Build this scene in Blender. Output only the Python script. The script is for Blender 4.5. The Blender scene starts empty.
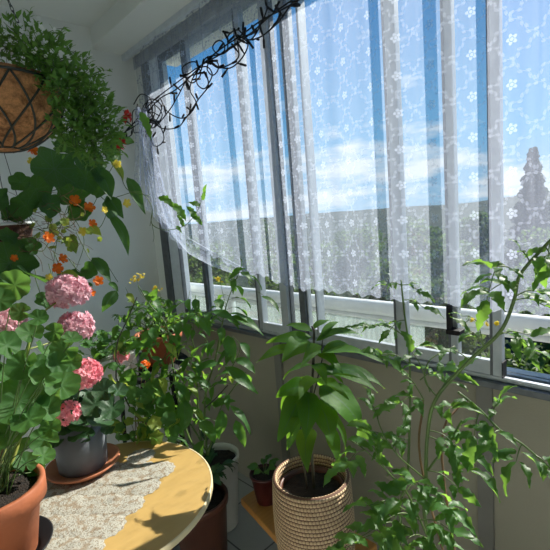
import bpy, math, random
from mathutils import Vector, Matrix
from math import sin, cos, pi, radians as R, sqrt

S = bpy.context.scene
V = Vector
COL = S.collection

# ------------------------------------------------------------------ camera
EYE = Vector((0, 0, 1.45)); F = 420.0
_p, _r, _y = R(7.6), R(4.6), R(43.7)
FW = Vector((sin(_y)*cos(_p), cos(_y)*cos(_p), -sin(_p)))
_rt = Vector((cos(_y), -sin(_y), 0)); _up = _rt.cross(FW)
RT = _rt*cos(_r) - _up*sin(_r); UP = _rt*sin(_r) + _up*cos(_r)
cam = bpy.data.objects.new('camera', bpy.data.cameras.new('camera')); COL.objects.link(cam)
cam.matrix_world = Matrix(((RT.x, UP.x, -FW.x, EYE.x), (RT.y, UP.y, -FW.y, EYE.y), (RT.z, UP.z, -FW.z, EYE.z), (0, 0, 0, 1)))
cam.data.sensor_width = 36; cam.data.lens = 36*F/550; cam.data.clip_start = .02; cam.data.clip_end = 3000
S.camera = cam

# ------------------------------------------------------------------ view
S.view_settings.view_transform = 'Standard'; S.view_settings.look = 'None'
S.view_settings.gamma = 1; S.view_settings.use_curve_mapping = False
S.view_settings.exposure = 0.0

# ------------------------------------------------------------------ sky
W = bpy.data.worlds.new('sky'); S.world = W; W.use_nodes = True
wn = W.node_tree; wn.nodes.clear()
def wN(t, **k):
    n = wn.nodes.new(t)
    for a, b in k.items(): setattr(n, a, b)
    return n
tc = wN('ShaderNodeTexCoord'); sp = wN('ShaderNodeSeparateXYZ'); wn.links.new(tc.outputs['Generated'], sp.inputs[0])
rmp = wN('ShaderNodeValToRGB'); mr = wN('ShaderNodeMapRange'); mr.inputs[1].default_value = -.1; mr.inputs[2].default_value = .6
wn.links.new(sp.outputs[2], mr.inputs[0]); wn.links.new(mr.outputs[0], rmp.inputs[0])
e = rmp.color_ramp.elements
e[0].position = 0; e[0].color = (.10, .14, .10, 1)
e[1].position = 1; e[1].color = (.045, .22, .60, 1)
for ps, c in ((.13, (.14, .2, .2, 1)), (.15, (.36, .60, .84, 1)), (.35, (.16, .47, .82, 1)), (.65, (.07, .31, .70, 1))):
    x = e.new(ps); x.color = c
mp = wN('ShaderNodeMapping'); mp.inputs['Scale'].default_value = (1, 1, 3.6); mp.inputs['Location'].default_value = (.35, .2, 0)
wn.links.new(tc.outputs['Generated'], mp.inputs[0])
nz = wN('ShaderNodeTexNoise'); nz.inputs['Scale'].default_value = 5.5; nz.inputs['Detail'].default_value = 9; nz.inputs['Roughness'].default_value = .58
wn.links.new(mp.outputs[0], nz.inputs['Vector'])
env = wN('ShaderNodeValToRGB'); wn.links.new(mr.outputs[0], env.inputs[0])          # where clouds gather by height
e = env.color_ramp.elements; e[0].position = .13; e[0].color = (0, 0, 0, 1); e[1].position = 1; e[1].color = (0, 0, 0, 1)
for ps, v in ((.16, .56), (.22, .52), (.28, .55), (.36, .46), (.44, .38), (.7, .37)):
    x = e.new(ps); x.color = (v, v, v, 1)
ad = wN('ShaderNodeMath', operation='ADD'); wn.links.new(nz.outputs[0], ad.inputs[0]); wn.links.new(env.outputs[0], ad.inputs[1])
cm = wN('ShaderNodeMapRange'); cm.inputs[1].default_value = .98; cm.inputs[2].default_value = 1.14
wn.links.new(ad.outputs[0], cm.inputs[0])
mx = wN('ShaderNodeMix', data_type='RGBA'); wn.links.new(cm.outputs[0], mx.inputs[0]); wn.links.new(rmp.outputs[0], mx.inputs[6]); mx.inputs[7].default_value = (.82, .9, 1, 1)
bg = wN('ShaderNodeBackground'); bg.inputs[1].default_value = 1.0; wn.links.new(mx.outputs[2], bg.inputs[0])
wo = wN('ShaderNodeOutputWorld'); wn.links.new(bg.outputs[0], wo.inputs[0])

# ------------------------------------------------------------------ sun
SUN_EL, SUN_AZ = R(38), R(-7)
sd = Vector((cos(SUN_EL)*cos(SUN_AZ), cos(SUN_EL)*sin(SUN_AZ), sin(SUN_EL)))
sun = bpy.data.objects.new('sun', bpy.data.lights.new('sun', 'SUN')); COL.objects.link(sun)
sun.data.energy = 12.5; sun.data.angle = R(.6); sun.data.color = (1, .95, .86)
sun.rotation_euler = sd.to_track_quat('Z', 'Y').to_euler(); sun.location = (6, 0, 6)

# ------------------------------------------------------------------ helpers
def ray(x, y):
    return FW*F + RT*(x-275) - UP*(y-275)
def P(x, y, d):
    return EYE + ray(x, y)*(d/F)
def onplane(x, y, ax, v):
    r = ray(x, y); t = (v-EYE[ax])/r[ax]; return EYE + r*t

class MB:
    def __init__(s): s.v = []; s.f = []; s.uv = []
    def add(s, vs, fs, uvs=None):
        b = len(s.v); s.v += [tuple(v) for v in vs]; s.f += [tuple(i+b for i in f) for f in fs]
        s.uv += uvs if uvs else [(0, 0)]*len(vs)
    def box(s, a, b):
        x0, y0, z0 = a; x1, y1, z1 = b
        s.add([(x0,y0,z0),(x1,y0,z0),(x1,y1,z0),(x0,y1,z0),(x0,y0,z1),(x1,y0,z1),(x1,y1,z1),(x0,y1,z1)],
              [(0,3,2,1),(4,5,6,7),(0,1,5,4),(1,2,6,5),(2,3,7,6),(3,0,4,7)])
    def tube(s, pts, r, n=6, cap=True):
        pts = [Vector(p) for p in pts]; m = len(pts)
        rs = r if isinstance(r, (list, tuple)) else [r]*m
        vs = []; u = None
        for i, p in enumerate(pts):
            t = (pts[min(i+1, m-1)]-pts[max(i-1, 0)])
            t = t.normalized() if t.length > 1e-9 else Vector((0, 0, 1))
            if u is None: u = t.orthogonal().normalized()
            u = (u - t*u.dot(t)); u = u.normalized() if u.length > 1e-6 else t.orthogonal().normalized()
            w = t.cross(u)
            vs += [p + (u*cos(2*pi*k/n) + w*sin(2*pi*k/n))*rs[i] for k in range(n)]
        fs = [(i*n+k, i*n+(k+1) % n, (i+1)*n+(k+1) % n, (i+1)*n+k) for i in range(m-1) for k in range(n)]
        if cap: fs += [tuple(range(n))[::-1], tuple((m-1)*n+k for k in range(n))]
        s.add(vs, fs, [(k/n, i/m) for i in range(m) for k in range(n)])
    def lathe(s, prof, c=(0, 0, 0), n=40):
        vs = []; uv = []; cx, cy, cz = c; m = len(prof)
        for i, (r, z) in enumerate(prof):
            for k in range(n):
                a = 2*pi*k/n; vs.append((cx+r*cos(a), cy+r*sin(a), cz+z)); uv.append((k/n, i/m))
        s.add(vs, [(i*n+k, i*n+(k+1) % n, (i+1)*n+(k+1) % n, (i+1)*n+k) for i in range(m-1) for k in range(n)], uv)
    def build(s, name, mat, parent=None, smooth=True, bevel=0):
        me = bpy.data.meshes.new(name); me.from_pydata(s.v, [], s.f)
        ul = me.uv_layers.new(name='UVMap')
        li = [0]*len(me.loops); me.loops.foreach_get('vertex_index', li)
        flat = []
        for i in li: flat += s.uv[i]
        ul.data.foreach_set('uv', flat)
        if smooth: me.polygons.foreach_set('use_smooth', [True]*len(me.polygons))
        me.materials.append(mat); me.update()
        o = bpy.data.objects.new(name, me); COL.objects.link(o)
        if parent is not None:
            o.parent = parent; o.matrix_parent_inverse = Matrix.Translation(-parent.location) if not parent.parent else Matrix.Identity(4)
        if bevel:
            b = o.modifiers.new('bevel', 'BEVEL'); b.width = bevel; b.segments = 2; b.limit_method = 'ANGLE'
        return o
def tag(o, label=None, cat=None, group=None, kind=None):
    if label: o['label'] = label
    if cat: o['category'] = cat
    if group: o['group'] = group
    if kind: o['kind'] = kind
    return o
def thing(name, loc, label, cat, group=None):
    o = bpy.data.objects.new(name, None); COL.objects.link(o); o.location = loc; o.empty_display_size = .05
    return tag(o, label, cat, group)
def struct(name, mb, mat, parent=None, **k):
    return tag(mb.build(name, mat, parent, smooth=False, **k), kind='structure')

# ---- node helpers
def newmat(name):
    m = bpy.data.materials.new(name); m.use_nodes = True; m.node_tree.nodes.clear(); return m, m.node_tree
class G:
    """tiny expression builder over a node tree"""
    def __init__(s, nt): s.nt = nt
    def node(s, t, ins=None, **k):
        n = s.nt.nodes.new(t)
        for a, b in k.items(): setattr(n, a, b)
        for a, b in (ins or {}).items(): s.put(n.inputs[a], b)
        return n
    def put(s, sock, v):
        if hasattr(v, 'is_output'): s.nt.links.new(v, sock)
        else: sock.default_value = v
    def m(s, op, a, b=0.0, c=0.0):
        n = s.node('ShaderNodeMath', operation=op); s.put(n.inputs[0], a); s.put(n.inputs[1], b); s.put(n.inputs[2], c); return n.outputs[0]
    def mix(s, f, a, b):
        n = s.node('ShaderNodeMix', data_type='RGBA'); s.put(n.inputs[0], f); s.put(n.inputs[6], a); s.put(n.inputs[7], b); return n.outputs[2]
    def rng(s, v, a, b, c=0.0, d=1.0):
        n = s.node('ShaderNodeMapRange'); 
        for i, q in enumerate((v, a, b, c, d)): s.put(n.inputs[i], q)
        return n.outputs[0]
    def noise(s, scale, vec=None, detail=3.0, rough=.5):
        n = s.node('ShaderNodeTexNoise', {'Scale': scale, 'Detail': detail, 'Roughness': rough})
        if vec is not None: s.put(n.inputs['Vector'], vec)
        return n.outputs[0]
    def obj(s): return s.node('ShaderNodeTexCoord').outputs['Object']
    def bump(s, h, st=.3, dist=.01):
        return s.node('ShaderNodeBump', {'Height': h, 'Strength': st, 'Distance': dist}).outputs[0]
    def princ(s, col, rough=.5, normal=None, metal=0.0, spec=.5):
        n = s.node('ShaderNodeBsdfPrincipled', {'Base Color': col, 'Roughness': rough, 'Metallic': metal, 'Specular IOR Level': spec})
        if normal is not None: s.put(n.inputs['Normal'], normal)
        return n.outputs[0]
    def out(s, sh): s.nt.links.new(sh, s.node('ShaderNodeOutputMaterial').inputs[0])
def c4(c): return (c[0], c[1], c[2], 1)
def plain(name, c1, c2=None, rough=.5, scale=20., bump=.0, metal=0., spec=.5, bscale=None):
    m, nt = newmat(name); g = G(nt); ob = g.obj()
    c2 = c2 or tuple(x*.85 for x in c1)
    col = g.mix(g.rng(g.noise(scale, ob, 5.), .35, .65), c4(c1), c4(c2))
    nrm = g.bump(g.noise(bscale or scale*4, ob), bump) if bump else None
    g.out(g.princ(col, rough, nrm, metal, spec)); return m
def leafmat(name, c1, c2, tr, rough=.38, tw=.4, vein=.25, spec=.5):
    m, nt = newmat(name); g = G(nt)
    rnd = g.node('ShaderNodeNewGeometry').outputs['Random Per Island']
    col = g.mix(rnd, c4(c1), c4(c2))
    uv = g.node('ShaderNodeSeparateXYZ', {0: g.node('ShaderNodeTexCoord').outputs['UV']})
    au = g.m('ABSOLUTE', g.m('SUBTRACT', uv.outputs[0], .5))
    mid = g.m('LESS_THAN', au, .03)
    sv = g.m('GREATER_THAN', g.m('SINE', g.m('MULTIPLY', g.m('SUBTRACT', uv.outputs[1], au), 48.)), .86)
    vn = g.m('MULTIPLY', g.m('MAXIMUM', mid, g.m('MULTIPLY', sv, .5)), vein)
    col = g.mix(vn, col, c4(tuple(min(1, x*2.2+.08) for x in c1)))
    nrm = g.bump(g.m('SUBTRACT', g.noise(60., g.obj()), vn), .35, .004)
    pr = g.princ(col, rough, nrm, spec=spec)
    tl = g.node('ShaderNodeBsdfTranslucent', {'Color': g.mix(vn, g.mix(rnd, c4(tr), c4(tuple(x*.7 for x in tr))), c4(tuple(x*.5 for x in tr)))}).outputs[0]
    g.out(g.node('ShaderNodeMixShader', {0: tw, 1: pr, 2: tl}).outputs[0]); return m
def petalmat(name, c1, c2, tw=.3):
    m, nt = newmat(name); g = G(nt)
    rnd = g.node('ShaderNodeNewGeometry').outputs['Random Per Island']
    col = g.mix(rnd, c4(c1), c4(c2))
    g.out(g.node('ShaderNodeMixShader', {0: tw, 1: g.princ(col, .6), 2: g.node('ShaderNodeBsdfTranslucent', {'Color': col}).outputs[0]}).outputs[0]); return m

# ------------------------------------------------------------------ materials
M = {}
M['wall'] = plain('wall_paint', (.74, .77, .74), (.71, .74, .71), .85, 3., .15, bscale=160.)
M['ceiling'] = plain('ceiling_paint', (.74, .77, .74), (.70, .73, .70), .9, 2., .1, bscale=120.)
M['parapet'] = plain('parapet_panel', (.27, .255, .20), (.25, .235, .185), .75, 4., .1, bscale=140.)
M['batten'] = plain('batten_paint', (.17, .165, .15), None, .6, 8.)
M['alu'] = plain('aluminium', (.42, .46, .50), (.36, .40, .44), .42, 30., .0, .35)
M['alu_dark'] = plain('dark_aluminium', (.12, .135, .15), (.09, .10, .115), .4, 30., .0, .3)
M['alu_light'] = plain('light_aluminium', (.62, .68, .74), (.55, .6, .66), .4, 30.)
M['rail'] = plain('white_rail', (.66, .69, .70), (.62, .65, .66), .4, 8.)
M['black'] = plain('black_plastic', (.010, .010, .012), None, .6, 30., spec=.25)
M['wire'] = plain('dark_wire', (.03, .035, .03), None, .5, 30.)
M['soil'] = plain('soil', (.035, .022, .014), (.012, .008, .006), .95, 60., 1.)
M['terra'] = plain('terracotta', (.42, .125, .05), (.34, .10, .04), .7, 9., .25)
M['terra2'] = plain('terracotta_saucer', (.56, .22, .11), (.46, .16, .075), .75, 14., .2)
M['brown'] = plain('brown_pot', (.10, .035, .02), (.07, .025, .015), .45, 9.)
M['redpot'] = plain('dark_red_pot', (.07, .010, .012), (.05, .008, .009), .35, 9.)
M['white'] = plain('white_glaze', (.66, .66, .62), (.58, .58, .54), .35, 9.)
M['grey'] = plain('grey_pot', (.145, .155, .175), (.125, .135, .155), .6, 6., .12)
M['hook'] = plain('zinc', (.3, .3, .3), None, .4, 20., metal=.8)
M['wicker_dark'] = plain('dark_wicker', (.13, .05, .025), (.06, .022, .012), .8, 50., .8)
M['stem'] = plain('green_stem', (.10, .17, .035), (.07, .12, .03), .5, 20.)
M['stem_y'] = plain('pale_stem', (.33, .36, .08), (.25, .30, .06), .5, 20.)
M['stem_d'] = plain('dark_stem', (.05, .055, .03), (.035, .03, .02), .6, 20.)
M['twig'] = plain('dry_twig', (.22, .13, .06), (.14, .08, .04), .8, 20.)
M['leaf_basket'] = leafmat('small_leaf', (.05, .15, .025), (.12, .27, .05), (.3, .55, .08), .55, .4)
M['leaf_nast'] = leafmat('nasturtium_leaf', (.020, .07, .025), (.05, .14, .035), (.18, .40, .05), .55, .4, .6, .3)
M['leaf_ger'] = leafmat('geranium_leaf', (.025, .09, .02), (.055, .16, .035), (.25, .50, .08), .6, .42, .3, .3)
M['leaf_gerd'] = leafmat('dark_geranium_leaf', (.02, .07, .025), (.035, .10, .03), (.08, .2, .04), .5, .3)
M['leaf_pep'] = leafmat('pepper_leaf', (.025, .085, .02), (.05, .15, .035), (.30, .62, .06), .45, .45, .4, .35)
M['leaf_avo'] = leafmat('large_leaf', (.014, .05, .014), (.055, .15, .022), (.36, .70, .05), .55, .5, .6, .18)
M['leaf_tom'] = leafmat('tomato_leaf', (.02, .075, .02), (.048, .14, .032), (.34, .64, .08), .45, .45, .4, .35)
M['leaf_pale'] = leafmat('pale_leaf', (.30, .38, .05), (.16, .3, .05), (.5, .6, .08), .5, .45)
M['pink'] = petalmat('pink_petal', (.78, .40, .48), (.88, .60, .66))
M['coral'] = petalmat('coral_petal', (.88, .26, .34), (.95, .48, .52))
M['orange'] = petalmat('orange_petal', (.85, .13, .01), (.95, .28, .02), .4)
M['red'] = petalmat('red_petal', (.42, .012, .02), (.60, .03, .02), .3)
M['yellow'] = petalmat('yellow_petal', (.75, .60, .05), (.85, .72, .12), .4)
M['whitep'] = petalmat('white_petal', (.75, .78, .75), (.85, .87, .85), .3)
M['bark'] = plain('bark', (.08, .06, .045), None, .9, 10., .6)
M['leaf_tree'] = leafmat('tree_leaf', (.018, .045, .012), (.055, .11, .022), (.12, .21, .03), .6, .4, 0, .2)
M['leaf_spruce'] = leafmat('spruce_needle', (.02, .05, .02), (.04, .08, .03), (.05, .1, .03), .7, .2, 0, .2)

# wood (table: honey-yellow varnish; bench: darker)
def wood(name, a, b, rough, sc):
    m, nt = newmat(name); g = G(nt); ob = g.obj()
    mpp = g.node('ShaderNodeMapping', {'Vector': ob, 'Scale': (1., 14., 1.)}).outputs[0]
    col = g.mix(g.rng(g.noise(sc, mpp, 6., .6), .3, .7), c4(a), c4(b))
    g.out(g.princ(col, rough, g.bump(g.noise(sc*2, mpp), .06))); return m
M['table'] = wood('honey_varnish', (.53, .345, .12), (.49, .315, .105), .42, 3.)
M['bench'] = wood('bench_wood', (.50, .24, .06), (.40, .18, .04), .5, 6.)
M['edge'] = plain('pale_table_edge', (.80, .66, .40), None, .5, 10.)

# coir
m, nt = newmat('coir_fibre'); g = G(nt); ob = g.obj()
n1 = g.noise(38., ob, 8., .75); n2 = g.noise(9., ob, 4.)
col = g.mix(g.rng(n1, .38, .62), (.16, .06, .02, 1), (.85, .42, .18, 1)); col = g.mix(g.rng(n2, .3, .7, 0, .45), col, (.60, .27, .10, 1))
g.out(g.princ(col, .95, g.bump(n1, .9, .02))); M['coir'] = m
# woven straw
m, nt = newmat('coiled_straw'); g = G(nt); uv = g.node('ShaderNodeSeparateXYZ', {0: g.node('ShaderNodeTexCoord').outputs['UV']})
row = g.m('MULTIPLY', uv.outputs[1], 24.); fr = g.m('FRACT', row); fl = g.m('FLOOR', row)
st = g.m('FRACT', g.m('ADD', g.m('MULTIPLY', uv.outputs[0], 74.), g.m('MULTIPLY', fl, .37)))
h = g.m('MULTIPLY', g.m('SINE', g.m('MULTIPLY', fr, pi)), g.m('SQRT', g.m('SINE', g.m('MULTIPLY', st, pi))))
nn = g.noise(25., g.obj(), 3.)
col = g.mix(g.rng(h, .12, .5), (.13, .06, .035, 1), g.mix(nn, (.52, .36, .20, 1), (.70, .51, .32, 1)))
g.out(g.princ(col, .8, g.bump(h, .8, .008))); M['straw'] = m
# doily
m, nt = newmat('crochet_lace'); g = G(nt); ob = g.obj()
hh = g.noise(230., ob, 2.); h2 = g.node('ShaderNodeTexVoronoi', {'Vector': ob, 'Scale': 55.}, feature='F1').outputs[0]
holes = g.m('MULTIPLY', g.rng(hh, .54, .60), .75)
col = g.mix(holes, (.42, .40, .34, 1), (.18, .13, .08, 1)); col = g.mix(g.rng(h2, .55, .75, 0, .6), col, (.22, .14, .07, 1))
g.out(g.princ(col, .9, g.bump(hh, .6, .003))); M['doily'] = m
# floor tiles
m, nt = newmat('floor_tile'); g = G(nt)
br = g.node('ShaderNodeTexBrick', {'Vector': g.obj(), 'Color1': (.34, .36, .36, 1), 'Color2': (.38, .40, .40, 1), 'Mortar': (.10, .105, .11, 1), 'Scale': 1., 'Mortar Size': .004, 'Brick Width': .33, 'Row Height': .33}, offset=0.)
g.out(g.princ(br.outputs[0], .5, g.bump(br.outputs[1], -.2))); M['tile'] = m
# glass (clear but a little dusty)
def glassmat(name, dust, colr=(.85, .93, .92)):
    m, nt = newmat(name); g = G(nt)
    gl = g.node('ShaderNodeMixShader', {0: g.m('ADD', .03, g.m('MULTIPLY', g.m('POWER', g.node('ShaderNodeLayerWeight').outputs['Facing'], 5.), .5)), 1: g.node('ShaderNodeBsdfTransparent', {0: (.97, .985, .98, 1)}).outputs[0],
                2: g.node('ShaderNodeBsdfGlossy', {'Roughness': .02}).outputs[0]}).outputs[0]
    du = g.node('ShaderNodeMixShader', {0: .5, 1: g.node('ShaderNodeBsdfDiffuse', {0: c4(colr)}).outputs[0], 2: g.node('ShaderNodeBsdfTranslucent', {0: c4(colr)}).outputs[0]}).outputs[0]
    st = g.noise(3., g.node('ShaderNodeMapping', {'Vector': g.obj(), 'Scale': (1., 30., 1.)}).outputs[0], 5.)
    g.out(g.node('ShaderNodeMixShader', {0: g.rng(st, .3, .7, dust*.6, dust*1.4), 1: gl, 2: du}).outputs[0]); return m
M['glass'] = glassmat('window_glass', .012)
M['frost'] = glassmat('frosted_rail_glass', .24, (.62, .72, .70))
# lace curtain
m, nt = newmat('sheer_lace'); g = G(nt)
uv = g.node('ShaderNodeSeparateXYZ', {0: g.node('ShaderNodeTexCoord').outputs['UV']}); U_, V_ = uv.outputs[0], uv.outputs[1]
A_ = .113
def flower(u, v, sx, sy, rad):
    fx = g.m('MULTIPLY', g.m('SUBTRACT', g.m('FRACT', g.m('DIVIDE', g.m('ADD', u, sx), A_)), .5), A_)
    fy = g.m('MULTIPLY', g.m('SUBTRACT', g.m('FRACT', g.m('DIVIDE', g.m('ADD', v, sy), A_)), .5), A_)
    rr = g.m('SQRT', g.m('ADD', g.m('MULTIPLY', fx, fx), g.m('MULTIPLY', fy, fy))); th = g.m('ARCTAN2', fy, fx)
    pet = g.m('MULTIPLY', g.m('ADD', .45, g.m('MULTIPLY', g.m('ABSOLUTE', g.m('COSINE', g.m('MULTIPLY', th, 2.5))), .55)), rad)
    return g.m('SUBTRACT', g.m('LESS_THAN', rr, pet), g.m('MULTIPLY', g.m('LESS_THAN', g.m('ABSOLUTE', g.m('SUBTRACT', rr, rad*.38)), rad*.07), .9))
fl = g.m('MAXIMUM', flower(U_, V_, 0., 0., .0150), 0.)
def vine(sgn, off):
    w = g.m('ADD', g.m('ADD', U_, g.m('MULTIPLY', V_, sgn)), off)
    al = g.m('SUBTRACT', U_, g.m('MULTIPLY', V_, sgn))
    w = g.m('ADD', w, g.m('MULTIPLY', g.m('SINE', g.m('MULTIPLY', al, 2*pi/A_*1.5)), .006))
    ds = g.m('MULTIPLY', g.m('SUBTRACT', g.m('FRACT', g.m('DIVIDE', w, A_)), .5), A_)
    dd = g.m('ABSOLUTE', ds)
    ph_ = g.m('MULTIPLY', al, 2*pi/A_*3.)
    side = g.m('SIGN', g.m('SINE', ph_)); lw = g.m('ABSOLUTE', g.m('SINE', ph_))
    off2 = g.m('ABSOLUTE', g.m('SUBTRACT', ds, g.m('MULTIPLY', side, .0062)))
    lf = g.m('LESS_THAN', off2, g.m('MULTIPLY', lw, .0046)); hole = g.m('LESS_THAN', off2, g.m('MULTIPLY', g.m('SUBTRACT', lw, .35), .0022))
    return g.m('MAXIMUM', g.m('MULTIPLY', g.m('SUBTRACT', lf, g.m('MULTIPLY', hole, .6)), .75), g.m('MULTIPLY', g.m('LESS_THAN', dd, .0010), .6))
pt = g.m('MAXIMUM', fl, g.m('MAXIMUM', vine(1., 0.), vine(-1., 0.)))
fab = g.node('ShaderNodeMixShader', {0: .62, 1: g.node('ShaderNodeBsdfDiffuse', {0: (.70, .77, .94, 1)}).outputs[0], 2: g.node('ShaderNodeBsdfTranslucent', {0: (.70, .77, .94, 1)}).outputs[0]}).outputs[0]
base = g.rng(g.noise(90., g.node('ShaderNodeMapping', {'Vector': g.node('ShaderNodeTexCoord').outputs['UV'], 'Scale': (1., .05, 1.)}).outputs[0]), .3, .7, .215, .275)
# cloth seen edge-on in its folds covers more
fac = g.node('ShaderNodeLayerWeight', {'Blend': .35}).outputs['Facing']
alpha = g.m('MINIMUM', g.m('ADD', g.m('ADD', base, g.m('MULTIPLY', g.m('ADD', pt, g.m('MULTIPLY', fl, .35)), .20)), g.m('MULTIPLY', g.m('POWER', fac, 3.), .15)), 1.)
g.out(g.node('ShaderNodeMixShader', {0: alpha, 1: g.node('ShaderNodeBsdfTransparent').outputs[0], 2: fab}).outputs[0]); M['lace'] = m
# hill
m, nt = newmat('forest_slope'); g = G(nt); ob = g.obj()
col = g.mix(g.rng(g.noise(.35, ob, 8., .7), .35, .65), (.010, .020, .016, 1), (.026, .042, .030, 1))
g.out(g.princ(col, .95, g.bump(g.noise(.5, ob, 5.), .8, 1.), spec=.1)); M['hill'] = m
M['grass'] = plain('meadow', (.06, .11, .03), (.10, .15, .05), .95, .5)

# ================================================================== STRUCTURE
XW, YE, ZC = 1.374, 2.517, 2.5          # window plane, end wall, soffit
YN = -2.0; XL = -.45
b = MB(); b.box((XL-.1, YN-.1, -.15), (XW+.15, YE+.15, 0)); struct('floor', b, M['tile'])
b = MB(); b.box((XL-.1, YN-.1, 2.6), (XW+.28, YE+.15, 2.75)); struct('ceiling', b, M['ceiling'])
b = MB(); b.box((1.09, YN, ZC), (XW+.28, YE, 2.6)); struct('trim_1', b, M['ceiling'])
b = MB(); b.box((XL, YE, 0), (XW+.15, YE+.12, 2.6)); struct('wall_end', b, M['wall'])
b = MB(); b.box((XL-.1, YN, 0), (XL, YE, 2.6)); struct('wall_left', b, M['wall'])
b = MB(); b.box((XL, YN-.1, 0), (XW+.15, YN, 2.6)); struct('wall_near', b, M['wall'])
b = MB(); b.box((XW-.012, YN, 0), (XW+.10, YE, .868)); struct('wall_right', b, M['parapet'])
b = MB(); b.box((XL, YE-.03, 2.46), (1.09, YE, 2.6)); struct('trim_2', b, M['wall'])
for k, (y0, y1) in enumerate(((.462, .51), (1.42, 1.465), (2.36, 2.4), (-.5, -.45))):
    b = MB(); b.box((XW-.026, y0, 0), (XW-.012, y1, .868)); struct('trim_%d' % (k+3), b, M['batten'])
# sill: two stepped rails
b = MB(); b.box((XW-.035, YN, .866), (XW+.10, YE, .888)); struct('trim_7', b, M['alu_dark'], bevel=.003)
b = MB(); b.box((XW-.015, YN, .888), (XW+.004, YE, .903)); b.box((XW+.018, YN, .888), (XW+.034, YE, .905)); b.box((XW+.05, YN, .888), (XW+.09, YE, .902))
struct('trim_8', b, M['alu'], bevel=.002)
# head track
b = MB(); b.box((XW-.03, YN, 2.425), (XW+.06, YE, 2.5)); struct('trim_9', b, M['alu'], bevel=.003)
# jamb
b = MB(); b.box((XW-.03, 2.35, .888), (XW+.05, 2.43, 2.43)); struct('trim_10', b, M['alu_dark'], bevel=.002)
b = MB(); b.box((XW-.022, 2.25, .888), (XW+.04, 2.35, 2.43)); struct('trim_11', b, M['alu_light'], bevel=.002)
b = MB(); b.box((XW-.028, 2.43, .888), (XW+.10, YE, 2.425)); struct('trim_13', b, M['wall'])
# window panes: (y low, y high, x offset, post width, material)
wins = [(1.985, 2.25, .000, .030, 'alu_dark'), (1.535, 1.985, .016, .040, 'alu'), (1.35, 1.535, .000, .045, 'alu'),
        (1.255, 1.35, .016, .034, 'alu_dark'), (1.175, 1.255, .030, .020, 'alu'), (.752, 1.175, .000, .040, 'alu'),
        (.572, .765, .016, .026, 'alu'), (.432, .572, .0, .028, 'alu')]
for k, (y0, y1, dx, w, mt) in enumerate(wins):
    b = MB(); x0 = XW-.02+dx; x1 = x0+.026
    b.box((x0, y0, .905), (x1, y0+w, 2.43)); b.box((x0, y1-.006, .905), (x1, y1, 2.43))
    zb = .945 if k < 7 else .952
    b.box((x0+.002, y0+w, .905), (x1-.002, y1-.006, zb)); b.box((x0+.002, y0+w, 2.39), (x1-.002, y1-.006, 2.43))
    f = struct('window_%d' % (k+1), b, M[mt], bevel=.0015)
    if k in (1, 4, 5, 6, 7): sb_ = MB(); sb_.box((x0-.002, y0+w-.001, .906), (x1-.004, y0+w+.007, 2.43)); tag(sb_.build('dark_seal', M['alu_dark'], f, smooth=False), kind='structure')
    gb = MB(); gb.box((x0+.011, y0+w-.002, zb-.005), (x0+.015, y1-.004, 2.395)); tag(gb.build('glass_pane', M['glass'], f, smooth=False), kind='structure')
for k, y0 in enumerate((-.55, -1.3)):
    b = MB(); b.box((XW-.02, y0, .905), (XW+.01, y0+.04, 2.43)); struct('window_%d' % (k+9), b, M['alu'])
# latch on the seventh frame and a stop on the eighth
b = MB(); b.box((XW-.045, .578, 1.028), (XW-.028, .594, 1.125)); b.box((XW-.05, .548, 1.028), (XW-.008, .594, 1.044))
tag(b.build('window_latch', M['black'], smooth=False, bevel=.002), 'black L-shaped window latch at the lace hem right of centre', 'latch')
b = MB(); b.box((XW-.03, .428, .905), (XW+.008, .4305, .955)); tag(b.build('window_stop', M['black'], smooth=False), 'small black rubber stop on the end frame beside the open pane', 'stop')

# outer railing
ry = (YN-1, YE+1.0)
rl = thing('balcony_railing', (1.56, .8, .75), 'white outside balcony railing with thick round top rail and frosted panel', 'railing')
b = MB(); b.tube([(1.58, ry[0], 1.024), (1.58, ry[1], 1.024)], .033, 16); b.build('top_rail', M['rail'], rl)
b = MB(); b.tube([(1.585, ry[0], .980), (1.585, ry[1], .980)], .014, 10); b.build('lower_rail', M['rail'], rl)
b = MB(); b.box((1.58, .80, .55), (1.588, ry[1], .985)); b.build('frosted_panel', M['frost'], rl, smooth=False)
for yy in (-1.2, -.1, 2.05, 3.2):
    b = MB(); b.box((1.565, yy, .3), (1.60, yy+.04, 1.03)); b.build('post', M['rail'], rl, smooth=False)
b = MB(); b.box((XW+.10, YN-1, .2), (1.62, YE+1, .30)); struct('trim_12', b, M['wall'])

# ================================================================== OUTSIDE
random.seed(5)
def hz(x, y):
    from mathutils import noise
    d = sqrt(x*x+y*y)
    t = min(1, max(0, (d-14)/330)); 
    return -9 + 11.5*t**.55*1.0 + noise.noise(Vector((x*.012, y*.012, 3)))*5*t + noise.noise(Vector((x*.08, y*.08, 1)))*1.6*t
b = MB(); vs = []; fs = []; NA, NR = 90, 50
for i in range(NR):
    r = 3.0*(140)**(i/(NR-1))
    for j in range(NA):
        a = R(-80) + R(166)*j/(NA-1)
        x, y = 2.2+r*cos(a), r*sin(a); vs.append((x, y, hz(x, y)))
for i in range(NR-1):
    for j in range(NA-1): fs.append((i*NA+j, (i+1)*NA+j, (i+1)*NA+j+1, i*NA+j+1))
b.add(vs, fs); struct('hillside', b, M['hill'])

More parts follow.
